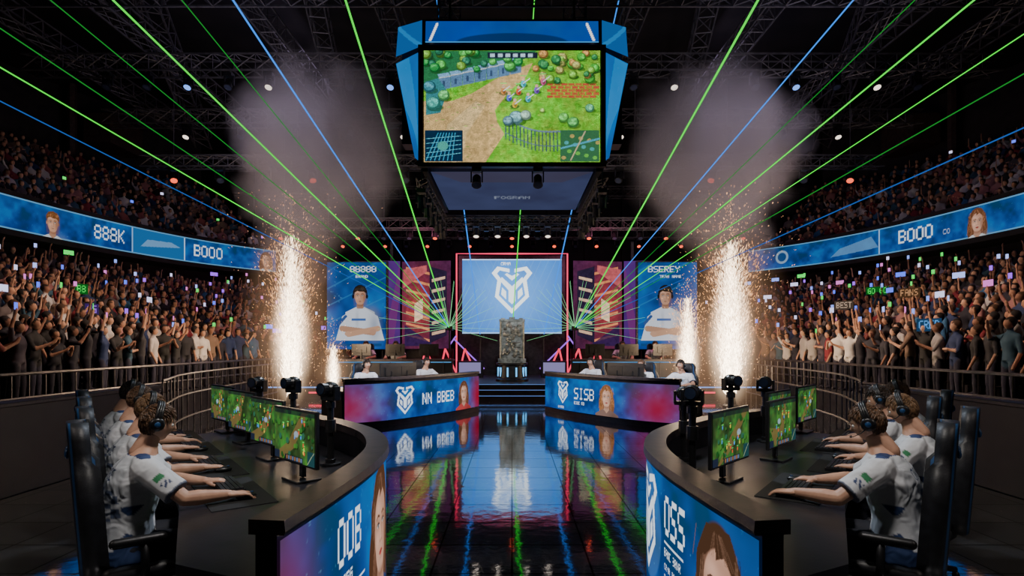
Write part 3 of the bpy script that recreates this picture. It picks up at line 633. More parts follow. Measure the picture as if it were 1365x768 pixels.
SH=(.188,.085,.985)
def seated(pose,vox=.009):
    ct=[((0,0,.46),.172,.13),((0,0,.56),.176,.135),((0,.005,.68),.160,.122),((0,.03,.80),.178,.128),((0,.055,.91),.196,.130),((0,.075,.985),.184,.110),((0,.09,1.04),.100,.078),((0,.11,1.09),.058,.058),((0,.135,1.16),.054,.055)]
    mb=MB(); mb.rings(ct)
    for s in (-1,1):
        sh=(s*SH[0],SH[1],SH[2]); e,w,d,c=pose['R' if s>0 else 'L']; mb.cap((s*.05,.08,.985),sh,.06,.056); mb.cap(sh,e,.052,.042)
        mb.cap((s*.08,.0,.53),(s*.10,.02,.52),.10,.10); mb.cap((s*.10,.05,.52),(s*.13,.42,.52),.088,.062); mb.cap((s*.13,.42,.52),(s*.13,.36,.12),.058,.042)
        mb.cap((s*.13,.35,.06),(s*.14,.52,.04),.045,.036)
    body=remesh(mb,.013,3,'body')
    zc=np.array([p.center[2] for p in body.polygons])
    mi=np.where(zc>1.0,0,1); mi=np.where(zc<.105,2,mi); body.polygons.foreach_set('material_index',mi.astype(np.int32))
    for m in (SKIN,PANTS,SHOE): body.materials.append(m)
    mb=MB(); J=[((c[0],c[1],c[2]),a+.02,b_+.02) for c,a,b_ in ct[:7]]; J[0]=((0,0,.45),.205,.165); J[6]=((0,.09,1.05),.082,.074); mb.rings(J,24)
    for s in (-1,1):
        sh=Vector((s*SH[0],SH[1],SH[2])); e,w,d,c=pose['R' if s>0 else 'L']; e=Vector(e); m_=sh.lerp(e,.80)
        mb.cap((s*.06,.08,.99),sh,.070,.070); mb.tube([sh-(e-sh)*.1,sh,sh.lerp(e,.35),sh.lerp(e,.6),m_],[.05,.074,.074,.074,.078],16)
    jer=remesh(mb,vox,3,'jersey'); V,F=me_arrays(jer)
    N=np.empty(len(V)*3,dtype=np.float32); jer.vertices.foreach_get('normal',N); N=N.reshape(-1,3)
    wr=np.sin(V[:,2]*30+V[:,0]*22+np.sin(V[:,0]*14+V[:,2]*9)*2.5); V2=V+N*(wr*.0022)[:,None]; jer.vertices.foreach_set('co',V2.ravel())
    c=np.tile(np.array([.60,.62,.66]),(len(V),1)); navy=np.array([.02,.045,.14]); teal=np.array([.03,.18,.32])
    arms_=np.zeros(len(V),bool)
    for s in (-1,1):
        e=Vector(pose['R' if s>0 else 'L'][0]); sh=Vector((s*SH[0],SH[1],SH[2])); d=np.array((e-sh)); q=V-np.array(sh); t=(q@d)/(d@d); rad=q-t[:,None]*d; dist=np.linalg.norm(rad,axis=1)
        arm=(dist<.09)&(t>.15)&(t<1); arms_|=arm; outer=(rad[:,0]*s>.055)&(np.abs(rad[:,1])<.035)
        c[arm&(t>.76)]=(.12,.14,.2); c[arm&outer&(t>.34)&(t<.46)]=(.03,.22,.09); c[arm&outer&(t>.52)&(t<.64)&(np.sin(V[:,1]*260)>-.2)]=navy
    c[(~arms_)&(V[:,2]<.54)]=navy; c[(~arms_)&(np.abs(V[:,0])>.186)&(V[:,2]<.78)]=navy
    c[V[:,2]>1.045]=navy
    back=(V[:,1]<.02+.1*(V[:,2]-.5))&~arms_; front=(~back)&~arms_
    def stamp(tx,x0,z0,h,msk,flip,col):
        cell=h/7; B=np.zeros((7,6*len(tx)),bool)
        for i,ch in enumerate(tx):
            for r_,row in enumerate(FONT[ch].split()):
                for k,z in enumerate(row): B[r_,i*6+k]=z=='1'
        xx=V[:,0]*(1 if flip else -1); ix=np.floor((xx-x0)/cell).astype(int); iy=6-np.floor((V[:,2]-z0)/cell).astype(int)
        ok=msk&(ix>=0)&(ix<B.shape[1])&(iy>=0)&(iy<7); sel=np.where(ok)[0]; sel=sel[B[iy[sel],ix[sel]]]; c[sel]=col
    stamp('OSSE',-.10,.92,.06,back,True,navy); stamp('58',-.085,.70,.17,back,True,(.10,.13,.22)); stamp('BRAND',-.12,.85,.05,front,False,teal)
    a=jer.color_attributes.new('Col','FLOAT_COLOR','POINT'); cc=np.ones((len(V),4),dtype=np.float32); cc[:,:3]=c; a.data.foreach_set('color',cc.ravel()); jer.materials.append(JERSEY)
    mb=MB()
    for s in (-1,1):
        sh=(s*SH[0],SH[1],SH[2]); e,w,d,cu=pose['R' if s>0 else 'L']; e=Vector(e);w=Vector(w)
        mb.cap(Vector(sh).lerp(e,.2),e,.048,.042,14); q=e.lerp(w,.3); mb.cap(e,q,.042,.045,14); mb.cap(q,w,.045,.028,14); hand(mb,w,d,s,cu)
    arms=remesh(mb,.0042,2,'arms_and_hands'); arms.materials.append(SKIN)
    return body,jer,arms
POSES=[
 {'R':((.325,.27,.812),(.295,.50,.795),(.08,1,-.06),.9),'L':((-.32,.24,.812),(-.165,.44,.795),(.25,1,-.05),.9)},
 {'R':((.33,.25,.812),(.26,.48,.795),(.1,1,-.05),.8),'L':((-.33,.24,.812),(-.20,.45,.795),(.35,1,-.05),1.0)},
 {'R':((.32,.25,.812),(.20,.47,.795),(.0,1,-.05),.9),'L':((-.325,.28,.812),(-.25,.52,.795),(.05,1,-.08),.8)}]
PL=[seated(p) for p in POSES]
def chair_me():
    mb=MB()
    zz=[.42,.5,.6,.72,.84,.94,1.0,1.05,1.1,1.17,1.23,1.26]; hw=[.20,.22,.24,.255,.265,.25,.22,.19,.185,.185,.16,.10]
    T=np.linspace(-1,1,15); V=[];F=[];nC=len(T);MI=[]
    for sgn in (0,1):
        for z,h in zip(zz,hw):
            for t in T:
                y0=-.150-.07*(z-.42); y=y0+(.075*abs(t)**2.5*(1 if z<1.02 else .5))+(.02 if 1.05<z<1.2 and abs(t)<.55 else 0) if sgn==0 else y0-.065*(1-abs(t)**4*.6)
                V.append((t*h,y,z))
    R=len(zz)
    for sgn in (0,1):
        o=sgn*R*nC
        for i in range(R-1):
            for k in range(nC-1):
                f=(o+i*nC+k,o+i*nC+k+1,o+(i+1)*nC+k+1,o+(i+1)*nC+k); F.append(f if sgn==0 else f[::-1]); MI.append(1 if (k in (1,nC-3)) else 0)
    o=R*nC
    for i in range(R-1):
        F.append((i*nC,(i+1)*nC,o+(i+1)*nC,o+i*nC));MI.append(0);F.append((i*nC+nC-1,o+i*nC+nC-1,o+(i+1)*nC+nC-1,(i+1)*nC+nC-1));MI.append(0)
    for k in range(nC-1):
        F.append((k,o+k,o+k+1,k+1));MI.append(0); t=(R-1)*nC; F.append((t+k,t+k+1,o+t+k+1,o+t+k));MI.append(0)
    mb.v+=V; mb.f+=F; mb.m+=MI
    mb.rings([((0,.13,.34),.24,.25),((0,.13,.37),.27,.28),((0,.13,.41),.27,.28),((0,.13,.43),.24,.25)],24)
    for s in (-1,1):
        mb.cap((s*.25,-.08,.43),(s*.25,.34,.42),.04,.04,10,0); mb.tube([(s*.31,.08,.36),(s*.31,.08,.60)],.022,8,2); mb.cap((s*.31,-.06,.615),(s*.31,.16,.615),.028,.028,10,2); mb.tube([(s*.2,.08,.35),(s*.31,.08,.36)],.02,6,2)
    for s in (-.06,.06): mb.ell((s,-.268,1.09),(.02,.012,.028),1,8,6)
    mb.tube([(0,.1,.34),(0,.1,.1)],[.035,.028],12,2)
    for k in range(5):
        a=k*2*math.pi/5+.3; e=(.3*math.cos(a),.1+.3*math.sin(a)); mb.tube([(0,.1,.12),(e[0],e[1],.07)],[.03,.02],8,2); mb.ell((e[0],e[1],.03),(.025,.025,.03),2,10,6)
    return mb.mesh('chair',True)
CHME=chair_me(); CHME.materials.append(CHAIR); CHME.materials.append(BLUEPL); CHME.materials.append(BLKM)
def player(o,f,v,hd,z=0,yaw=0,pitch=-.2,chair=True,name='esports_player'):
    M=FM((o[0],o[1],z),f); e=empty(name,M); b_,j,a=PL[v]
    for n,me in (('body',b_),('jersey',j),('arms_and_hands',a)): link(n,me,(),e)
    H=Matrix.Translation((0,.165,1.218))@Matrix.Rotation(yaw,4,'Z')@Matrix.Rotation(pitch,4,'X')@Matrix.Scale(.94,4)
    link('head',HEADS[hd],(),e,H); link('headset',HSME,(),e,H)
    if chair: link('gaming_chair',CHME,(),None,M)
fL=Vector((.8,.6)); fR=Vector((-.8,.6))
for k,(P,v,h,yw) in enumerate((((-2.15,3.45),0,0,0),((-2.66,4.18),1,2,.1),((-3.22,4.92),2,0,0),((-3.75,5.6),1,1,0))):
    o=(P[0]-.13,P[1]-.10); player(o,fL,v,h,0,yw,-.25); gear(o,fL,.16,k,.30 if v<2 else .22)
for k,(P,v,h,yw) in enumerate((((2.16,3.45),2,0,0),((2.85,4.15),1,2,-.05),((3.2,4.95),0,1,0),((3.8,5.6),1,0,0))):
    o=(P[0]+.13,P[1]-.10); player(o,fR,v,h,0,yw,-.35); gear(o,fR,-.12,10+k,.22 if v==2 else .30)
for k,(x,y,sx,v,h) in enumerate(((-3.38,12.95,1,0,1),(-2.28,14.6,1,1,1),(2.12,14.7,-1,0,1),(3.08,13.2,-1,2,0),(3.85,12.75,-1,1,1))):
    f=(sx*.66,-.75); player((x,y),f,v,h,0,0,.05)
for sx in (1,-1):
    for (x,y) in ((-2.76,12.95),(-2.50,13.45)):
        monitor(FM((sx*x,y,.75),(sx*.8,-.6)),False,30)
for k,x in enumerate((-4.9,-3.9,3.7,4.8)):
    player((x,19.25),(0,-1),k%3,1,.44,0,0,True,'commentator')

# ================================================================== CROWD
def crowd_base(kind,vox):
    mb=MB();S=[]
    def C(a,b_,ra,rb,l): mb.cap(a,b_,ra,rb,8); S.append((a,b_,ra,rb,l))
    seat=kind.startswith('sit'); z0=-.42 if seat else 0
    mb.rings([((0,0,.95+z0),.15,.11),((0,0,1.12+z0),.14,.10),((0,.01,1.3+z0),.17,.12),((0,0,1.42+z0),.16,.09),((0,0,1.47+z0),.07,.06)],10)
    S.append(((0,0,.95+z0),(0,0,1.4+z0),.16,.17,1))
    C((-.14,0,1.39+z0),(.14,0,1.39+z0),.065,.065,1)
    C((0,0,1.45+z0),(0,.01,1.52+z0),.05,.05,0)
    mb.ell((0,.02,1.62+z0),(.076,.095,.115),0,10,8); S.append(((0,.045,1.57+z0),(0,.05,1.62+z0),.085,.08,0)); S.append(((0,-.02,1.64+z0),(0,.0,1.68+z0),.097,.088,3))
    mb.ell((0,-.01,1.655+z0),(.085,.098,.1),0,10,8); mb.cap((0,.11,1.61+z0),(0,.118,1.6+z0),.014,.014,6)
    for s in (-1,1):
        if seat: C((s*.09,.02,.5),(s*.12,.42,.5),.09,.07,2); C((s*.12,.42,.5),(s*.12,.4,.06),.06,.045,2); C((s*.12,.4,.05),(s*.12,.52,.04),.045,.04,2)
        else: C((s*.085,0,.92),(s*.1,.02,.5),.09,.065,2); C((s*.1,.02,.5),(s*.11,0,.08),.06,.045,2); C((s*.11,0,.05),(s*.12,.12,.04),.045,.04,2)
    def arm(s,e,w,h):
        sh=(s*.19,0,1.38+z0); e=(s*e[0],e[1],e[2]+z0);w=(s*w[0],w[1],w[2]+z0);h=(s*h[0],h[1],h[2]+z0)
        C(sh,e,.055,.045,1); C(e,w,.042,.03,0); C(w,h,.035,.03,0); return h
    d=((.25,.0,1.1),(.24,.1,.88),(.23,.13,.80)); clap=((.27,.14,1.15),(.07,.36,1.28),(.03,.40,1.36)); up=((.30,.05,1.60),(.28,.1,1.86),(.27,.11,1.96)); ph=((.25,.18,1.35),(.13,.3,1.6),(.11,.32,1.68)); cr=((.25,.08,1.12),(-.02,.2,1.16),(-.08,.2,1.16)); lap=((.25,.1,1.12),(.12,.33,1.0),(.08,.38,1.0))
    K={'stand':(d,d),'clap':(clap,clap),'up':(up,up),'phone':(ph,d),'one':(up,clap),'cross':(cr,cr),'sit':(lap,lap),'sitclap':(clap,clap),'situp':(up,lap)}[kind]
    hr=arm(1,*K[0]); arm(-1,*K[1])
    me=remesh(mb,vox,1,'cb'); V,F=me_arrays(me); L=label(V,S); bpy.data.meshes.remove(me); return V.copy(),F.copy(),L,hr
KINDS=['stand','clap','up','phone','one','cross']
HI={k:crowd_base(k,.026) for k in KINDS}; LO={k:crowd_base(k,.042) for k in KINDS}; UP={k:crowd_base(k,.048) for k in ('sit','sitclap','situp')}
SHIRTS=np.array([(.02,.02,.022),(.012,.012,.02),(.03,.03,.035),(.5,.47,.45),(.35,.33,.32),(.20,.02,.03),(.30,.09,.08),(.02,.04,.12),(.04,.10,.15),(.12,.10,.10),(.2,.13,.09),(.01,.01,.01),(.35,.16,.15),(.06,.05,.07),(.015,.015,.02),(.02,.02,.03),(.03,.12,.25),(.6,.58,.55)])
SK=np.array([(.52,.28,.18),(.42,.22,.14),(.58,.34,.23),(.28,.14,.09),(.48,.26,.17)])
HR=np.array([(.010,.007,.006),(.02,.012,.008),(.012,.009,.009),(.07,.035,.018)])
CROWDM=attr_diff('crowd_clothing',.8)
def fill(name,items):
    Vs=[];Fs=[];Cs=[];n=0
    for (V,F,L,h),x,y,z,ang,sc in items:
        c,s=math.cos(ang),math.sin(ang); W=V*sc; W=np.stack([W[:,0]*c-W[:,1]*s+x,W[:,0]*s+W[:,1]*c+y,W[:,2]+z],1)
        pal=np.stack([SK[rng.integers(len(SK))],SHIRTS[rng.integers(len(SHIRTS))],np.array([.02,.02,.035])*rng.uniform(.6,2),HR[rng.integers(len(HR))]])
        Vs.append(W);Fs.append(F+n);Cs.append(pal[L]);n+=len(V)
    link(name,mesh_np(name,np.concatenate(Vs),np.concatenate(Fs),np.concatenate(Cs)),[CROWDM])
GC=[(.35,.45,1),(.6,.6,.9),(.08,.15,1),(.3,.08,.9),(.04,.7,.08),(.6,.15,.5),(.2,.3,.9)]
gV=[];gF=[];gC=[]
def glowbox(p,ang,w,h,col):
    c,s=math.cos(ang),math.sin(ang); n=len(gV)
    for dy in (-.006,.006):
        for a,b_ in ((-w/2,-h/2),(w/2,-h/2),(w/2,h/2),(-w/2,h/2)): gV.append((p[0]+a*c-dy*s,p[1]+a*s+dy*c,p[2]+b_)); gC.append(col)
    for f in ((0,1,2,3),(7,6,5,4),(0,4,5,1),(1,5,6,2),(2,6,7,3),(3,7,4,0)): gF.append(tuple(i+n for i in f))
for sx in (1,-1):
    low=[];upp=[]
    for r in range(NR):
        P=offs(.24+RD*r); s=np.r_[0,np.cumsum(np.linalg.norm(np.diff(P,axis=0),axis=1))]; z=.5+RR*r
        q=5.0+.35*r+rng.uniform(0,.3)
        while q<s[-1]-.2:
            x,y=np.interp(q,s,P[:,0]),np.interp(q,s,P[:,1]); 
            if rng.random()<.97:
                k=KINDS[rng.choice(6,p=[.26,.25,.12,.14,.14,.09])]; base=(HI if r<3 and y<17 else LO)[k]
                tgt=(rng.normal(0,1.5),rng.uniform(10,19)); X=sx*x; Y=y+rng.uniform(-.06,.06); ang=math.atan2(tgt[1]-Y,tgt[0]-X)-math.pi/2; sc=rng.uniform(.84,.97)
                low.append((base,X,Y,z,ang,sc))
                if k in('phone','one','up') and rng.random()<.45:
                    h=base[3]; c,s_=math.cos(ang),math.sin(ang); g=GC[rng.integers(len(GC))]; big=rng.random()<.18
                    glowbox((X+(h[0]*c-h[1]*s_)*sc,Y+(h[0]*s_+h[1]*c)*sc,z+h[2]*sc+.05),ang,.30 if big else .08,.14 if big else .12,g)
            q+=rng.uniform(.37,.46)
    for r in range(11):
        P=offs(7.05+.5*r); s=np.r_[0,np.cumsum(np.linalg.norm(np.diff(P,axis=0),axis=1))]; z=5.4+.34*r-.02
        q=9.0+rng.uniform(0,.3)
        while q<s[-1]-.2:
            x,y=np.interp(q,s,P[:,0]),np.interp(q,s,P[:,1])
            if rng.random()<.95:
                k=('sit','sitclap','situp')[rng.choice(3,p=[.64,.28,.08])]; X=sx*x; ang=math.atan2(14-y,-X)-math.pi/2+rng.normal(0,.15)
                upp.append((UP[k],X,y,z,ang,rng.uniform(.86,.96)))
                if rng.random()<.022: glowbox((X,y,z+1.3),ang,.12,.10,GC[rng.integers(5)])
            q+=rng.uniform(.42,.52)
    fill('lower_tier_crowd',low); fill('upper_tier_crowd',upp)
link('phone_screens',mesh_np('phone_screens',gV,gF,np.array(gC),smooth=False),[attr_emit('phone_glow',1.7)])
for (x,y,z,tx,c) in ((-10.9,14.4,2.95,'B8',(.05,.8,.1)),(11.3,17.6,3.2,'GO GO',(.05,.8,.1)),(8.5,11.6,1.95,'CREB',(.1,.35,.8)),(10.4,14.9,2.9,'FANS',(.5,.25,.12)),(-9.6,13.0,2.35,'GG',(.3,.12,.8)),(9.8,16.8,2.7,'BEST',(.5,.35,.25))):
    w=.11*len(tx)+.08; cv=Cv(w,.26,90,tuple(k*.12 for k in c)); cv.text(tx,.05,.05,.17,c,1,.75)
    ang=math.atan2(9-y,-x); d=Vector((-math.sin(ang),math.cos(ang)))*w/2
    screen('fan_sign',cv,quadmap((x-d.x,y-d.y,z),(x+d.x,y+d.y,z),(x+d.x,y+d.y,z+.26),(x-d.x,y-d.y,z+.26)),1.1)

# ================================================================== JUMBOTRON
J=empty('hanging_jumbotron')
cv=Cv(3.72,2.36,120); n=cv.noise(3,1); n2=cv.noise(9,2); n3=cv.noise(30,6)
cv.a=np.stack([.05+.18*n2,.24+.34*n,.012+.025*n2],-1)
cv.poly([(0,0),(.0,1.3),(.6,1.3),(1.0,1.45),(1.5,1.75),(1.9,1.95),(2.3,2.1),(2.15,1.8),(1.8,1.5),(1.5,1.1),(1.55,.85),(1.7,.6),(1.5,.3),(1.3,0)],(.50,.33,.13)); cv.poly([(.3,0),(.5,.8),(1.1,1.3),(1.3,1.2),(.9,.6),(.8,0)],(.64,.47,.23),.6); cv.a*= (.55+.9*cv.noise(14,5))[...,None]
R_=np.random.default_rng(4)
for k in range(150):
    x,y=R_.random()*3.72,R_.random()*2.3; cv.ell(x,y,.02+.03*R_.random(),.012,(.04,.2,.02) if k%3 else (.3,.5,.06),.7)
def tree(x,y,r,c):
    cv.ell(x+.25*r,y-.6*r,1.1*r,.5*r,(.01,.05,.01),.7); cv.ell(x,y,r,r*.9,tuple(k*.35 for k in c)); cv.ell(x-.1*r,y+.12*r,.8*r,.7*r,c)
    for q in range(6): cv.ell(x+R_.uniform(-.6,.4)*r,y+R_.uniform(-.2,.6)*r,.25*r,.2*r,tuple(min(1,k*1.8+.02) for k in c),.8)
cv.poly([(0,1.62),(.8,1.72),(1.9,2.05),(2.4,2.36),(0,2.36)],(.02,.14,.05))
for k in range(7):
    x=.32+.25*k; y=1.52+.055*k; cv.poly([(x,y),(x+.24,y+.05),(x+.24,y+.30),(x,y+.26)],(.08,.17,.30)); cv.poly([(x,y+.26),(x+.24,y+.30),(x+.2,y+.38),(x-.03,y+.34)],(.16,.34,.55)); cv.rect(x+.08,y+.08,x+.13,y+.2,(.03,.06,.12)); cv.line((x,y+.26),(x+.24,y+.30),.02,(.45,.5,.5))
for k in range(22): tree(R_.random()*2.3,1.95+R_.random()*.4,.08+.05*R_.random(),[(.02,.24,.05),(.06,.36,.06),(.02,.15,.08),(.14,.32,.04)][k%4])
cv.poly([(.05,1.0),(.35,1.05),(.5,1.5),(.3,1.78),(.05,1.7)],(.03,.18,.20)); tree(.2,1.25,.16,(.05,.30,.25)); tree(.42,1.42,.13,(.10,.42,.12)); tree(.12,1.6,.14,(.04,.2,.25))
for k in range(7):
    for q in range(5): cv.rect(2.6+.15*k+.07*(q%2),1.36+.065*q,2.73+.15*k+.07*(q%2),1.415+.065*q,(.42,.07+.03*((k+q)%3),.035))
for k in range(34): tree(2.35+R_.random()*1.35,1.72+R_.random()*.6,.06+.06*R_.random(),[(.06,.38,.04),(.18,.45,.05),(.42,.22,.06),(.03,.2,.06),(.3,.3,.08)][k%5])
for k in range(24): x=1.72+.078*k; y=.92-.018*k-.10*math.sin(k*.22); cv.line((x,y),(x+.01,y-.42),.022,(.04,.06,.10)); cv.line((x,y),(x+.078,y-.018),.03,(.12,.18,.26)); cv.line((x,y-.3),(x+.078,y-.318),.018,(.08,.12,.18))
for x,y,r,c in ((1.95,.95,.16,(.14,.32,.34)),(1.78,.88,.12,(.10,.22,.26)),(2.15,1.0,.12,(.25,.4,.3)),(2.95,.95,.12,(.12,.45,.08)),(3.15,.85,.13,(.08,.35,.08)),(3.5,1.15,.1,(.1,.4,.2)),(2.5,1.1,.06,(.3,.5,.1))): tree(x,y,r,c)
for x,y,c in ((1.80,1.32,(.08,.12,.6)),(2.0,1.45,(.55,.08,.04)),(2.2,1.30,(.04,.4,.5)),(1.92,1.18,(.6,.4,.04)),(2.38,1.48,(.2,.08,.5)),(2.52,1.66,(.6,.1,.25)),(2.1,1.62,(.05,.5,.6)),(1.68,1.46,(.5,.2,.05))):
    cv.ell(x,y,.1,.045,(.02,.06,.02),.8);cv.ell(x,y+.045,.055,.075,c);cv.ell(x+.015,y+.03,.03,.05,tuple(k*.4 for k in c));cv.ell(x,y+.135,.036,.036,(.6,.38,.25));cv.line((x,y+.05),(x+.13,y+.15),.02,(.6,.65,.7)); cv.rect(x-.07,y+.2,x+.07,y+.22,(.1,.7,.1))
cv.a*=(.75+.5*n3)[...,None]
cv.rect(1.35,2.2,2.4,2.32,(.01,.015,.03)); [cv.rect(1.4+.16*k,2.22,1.5+.16*k,2.3,(.35,.5,.6)) for k in range(6)]
cv.rect(.02,.02,.82,.68,(.004,.02,.05)); [cv.line((.05+.09*k,.05),(.3+.06*k,.62),.02,(.03,.25,.4)) for k in range(7)]; [cv.line((.05,.1+.1*k),(.78,.2+.09*k),.012,(.1,.4,.5)) for k in range(5)]; cv.ell(.4,.35,.12,.1,(.05,.3,.25));
cv.rect(2.88,.02,3.7,.68,(.03,.12,.05)); [cv.ell(2.95+.06*k,.1+.5*((k*7)%11)/11,.05,.04,[(.35,.28,.08),(.05,.3,.3),(.1,.4,.05)][k%3]) for k in range(13)]; cv.line((2.9,.3),(3.7,.5),.04,(.05,.3,.4)); cv.line((3.1,.05),(3.4,.65),.03,(.4,.35,.2))
screen('main_screen',cv,quadmap((-1.86,12,5.52),(1.86,12,5.52),(1.86,12,7.88),(-1.86,12,7.88)),2.0,J)
cv=Cv(3.6,.55,60); cv.a=np.stack([.0+0*cv.X,.05+.04*cv.noise(2,3),.30+.22*cv.noise(1,8)],-1)*.8; cv.ell(1.8,0,1.2,.25,(.0,.02,.08),.8); cv.line((.1,.06),(.24,.48),.05,(1,1,1)); cv.line((3.5,.06),(3.36,.48),.05,(1,1,1)); cv.rect(0,0,3.6,.025,(.05,.35,.8))
screen('top_banner',cv,quadmap((-1.82,11.94,8.02),(1.82,11.94,8.02),(1.82,12.0,8.5),(-1.82,12.0,8.5)),1.1,J)
for sx in (1,-1):
    cv=Cv(.7,2.3,50); cv.bluebg(60); cv.a=cv.a*.4+np.array([.004,.11,.38])*.7; cv.poly([(0,0),(.7,1.2),(.7,2.3),(.3,2.3)],(.02,.28,.62),.45)
    screen('side_wing',cv,quadmap((sx*-1.96,12.0,5.55),(sx*-2.12,12.4,5.75),(sx*-2.55,12.5,7.85),(sx*-1.96,12.0,7.85)),1.15,J)
    cv=Cv(.7,.8,50,(.004,.10,.34)); cv.line((.0,.0),(.7,.8),.1,(.04,.3,.7),.5); screen('side_wing_top',cv,quadmap((sx*-1.9,12.0,7.98),(sx*-2.55,12.5,8.0),(sx*-2.5,12.5,8.65),(sx*-1.9,12.05,8.55)),1,J)
cv=Cv(3.6,3.5,40); n=cv.noise(.8,4); cv.a=np.stack([.025+.02*n,.028+.03*n,.065+.07*n],-1); cv.text('FOGRAM',1.35,1.2,.26,(.2,.23,.3),1,.7); cv.poly([(0,3.5),(3.6,3.5),(3.0,2.7),(.6,2.7)],(.05,.04,.06),.6)  # bluish sheen of the glossy underside is painted into the emissive colour
screen('underside_panel',cv,quadmap((-1.75,15.75,5.40),(1.75,15.75,5.40),(1.75,12.25,5.40),(-1.75,12.25,5.40)),1.0,J)
mb=MB(); mb.box((0,14,7.0),(3.7,3.85,3.0)); mb.box((0,12.03,6.7),(3.96,.06,2.5)); mb.box((0,12.06,8.26),(3.8,.06,.6)); mb.box((0,12.0,5.46),(3.96,.14,.09)); mb.box((0,12.02,7.95),(3.96,.1,.09))
for sx in (-1,1): mb.box((sx*1.91,12.0,6.7),(.07,.1,2.5)); mb.box((sx*1.85,14,5.42),(.12,3.8,.12))
for sx in (-1,1): mb.box((sx*2.2,12.75,7.2),(.45,.4,2.2))
mb.obj('housing',[BLKM],parent=J)
def truss(mb,a,b_,w=.35,r=.022,mi=0):
    a=Vector(a);b_=Vector(b_);d=(b_-a);L=d.length;d.normalize(); u=Vector((0,0,1)) if abs(d.z)<.9 else Vector((1,0,0)); s=d.cross(u).normalized();u=s.cross(d).normalized()
    C=[(s*i+u*j)*w/2 for i,j in ((-1,-1),(1,-1),(1,1),(-1,1))]
    for c in C: mb.tube([a+c,b_+c],r,4,mi)
    n=max(2,int(L/(w*1.3)))
    for i in range(n):
        p=a+d*(L*i/n);q=a+d*(L*(i+1)/n)
        for k in range(4): mb.tube([p+C[k],q+C[(k+1)%4]],r*.55,3,mi); 
        if i: 
            for k in range(4): mb.tube([p+C[k],p+C[(k+1)%4]],r*.5,3,mi)
def fixture(mb,p,aim=(0,-.5,-1),lens=1,s=1.):
    p=Vector(p); d=Vector(aim).normalized(); mb.box(p+Vector((0,0,-.04*s)),(.22*s,.2*s,.1*s)); 
    for q in (-1,1): mb.box(p+Vector((q*.13*s,0,-.2*s)),(.03*s,.06*s,.26*s))
    c=p+Vector((0,0,-.27*s)); mb.tube([c-d*.14*s,c-d*.08*s,c+d*.14*s,c+d*.17*s],[.06*s,.10*s,.11*s,.12*s],10); mb.tube([c+d*.172*s,c+d*.176*s],.095*s,10,lens)
mb=MB()
for a,b_ in (((-1.95,12.2,5.15),(-1.95,15.9,5.15)),((1.95,12.2,5.15),(1.95,15.9,5.15)),((-1.95,15.9,5.15),(1.95,15.9,5.15))): truss(mb,a,b_,.22,.018)
for x in (-1.95,1.95):
    for y in (12.3,13.2,14.1,15.0,15.9): mb.tube([(x,y,5.15),(x,y,5.5)],.02,4); fixture(mb,(x,y,5.03),(0,.3,-1),2,.9)
for x in (-1.0,-.4,.4,1.0): fixture(mb,(x,15.9,5.03),(0,-.3,-1),1,.8)
for x in (-.75,.55): fixture(mb,(x,12.1,5.42),(0,-.6,-1),2,.9)
for sx in (-1,1):
    for y in (12.6,15.2): truss(mb,(sx*1.5,y,8.5),(sx*1.5,y,13),.25,.018)
mb.obj('light_frame',[TRUSS,LENSW,pmat('lens_dark',(.06,.08,.14),rough=.1)],parent=J)

# ================================================================== TRUSSES + LIGHTS
mb=MB()
for y,z,h in ((10,10.4,14),(14,10.4,14),(17.6,10.3,15),(21,10.0,15),(25,9.6,13),(29,9.4,11)): truss(mb,(-h,y,z),(h,y,z),.5,.03)
for x in (-14,-11,-7,-3.4,3.4,7,11,14): truss(mb,(x,4,10.9),(x,30 if abs(x)<10 else 24,10.9),.5,.03)
truss(mb,(-12,18.5,7.6),(-3,18.5,7.6),.35,.025);truss(mb,(12,18.5,7.6),(3,18.5,7.6),.35,.025)
truss(mb,(-8.5,20.0,5.9),(8.5,20.0,5.9),.35,.025); truss(mb,(-9,27,6.9),(9,27,6.9),.4,.03)
for x in (-8,-4.5,4.5,8): mb.tube([(x,20,6),(x,20,10)],.012,4)
for x in (-11,-7,-4,4,7,11): mb.tube([(x,18.5,7.7),(x,18.5,10.3)],.012,4)
for sx in (-1,1):
    truss(mb,(sx*9,12,12.4),(sx*13,24,10.2),.6,.035); truss(mb,(sx*4.5,10,12.4),(sx*8,30,9.2),.5,.03)
mb.obj('lighting_truss_grid',[TRUSS])
mb=MB()
for i in range(19): fixture(mb,(-8.1+.9*i,20,5.72),(0,-.5,-1),3 if i%3==0 else 2,.8)
for i in range(21): x=-12.5+1.25*i; fixture(mb,(x,17.6,10.05),(0,-.5,-1),(2,2,4,2,1)[i%5],1.1)
for i in range(6):
    for sx in (-1,1): fixture(mb,(sx*(3.5+1.5*i),18.5,7.42),(-sx*.4,-.6,-1),(2,2,3)[i%3],1.1)
for i in range(19): fixture(mb,(-9+i,27,6.65),(0,-.5,-.6),3 if i%2 else 2,.9)
for i in range(13): fixture(mb,(-12+2*i,21,9.75),(0,-.5,-1),2 if i%4 else 1,1.1)
mb.obj('stage_light_fixtures',[BLKM,LENSW,pmat('lens_off',(.05,.06,.1),rough=.1),LENSR,LENSB])

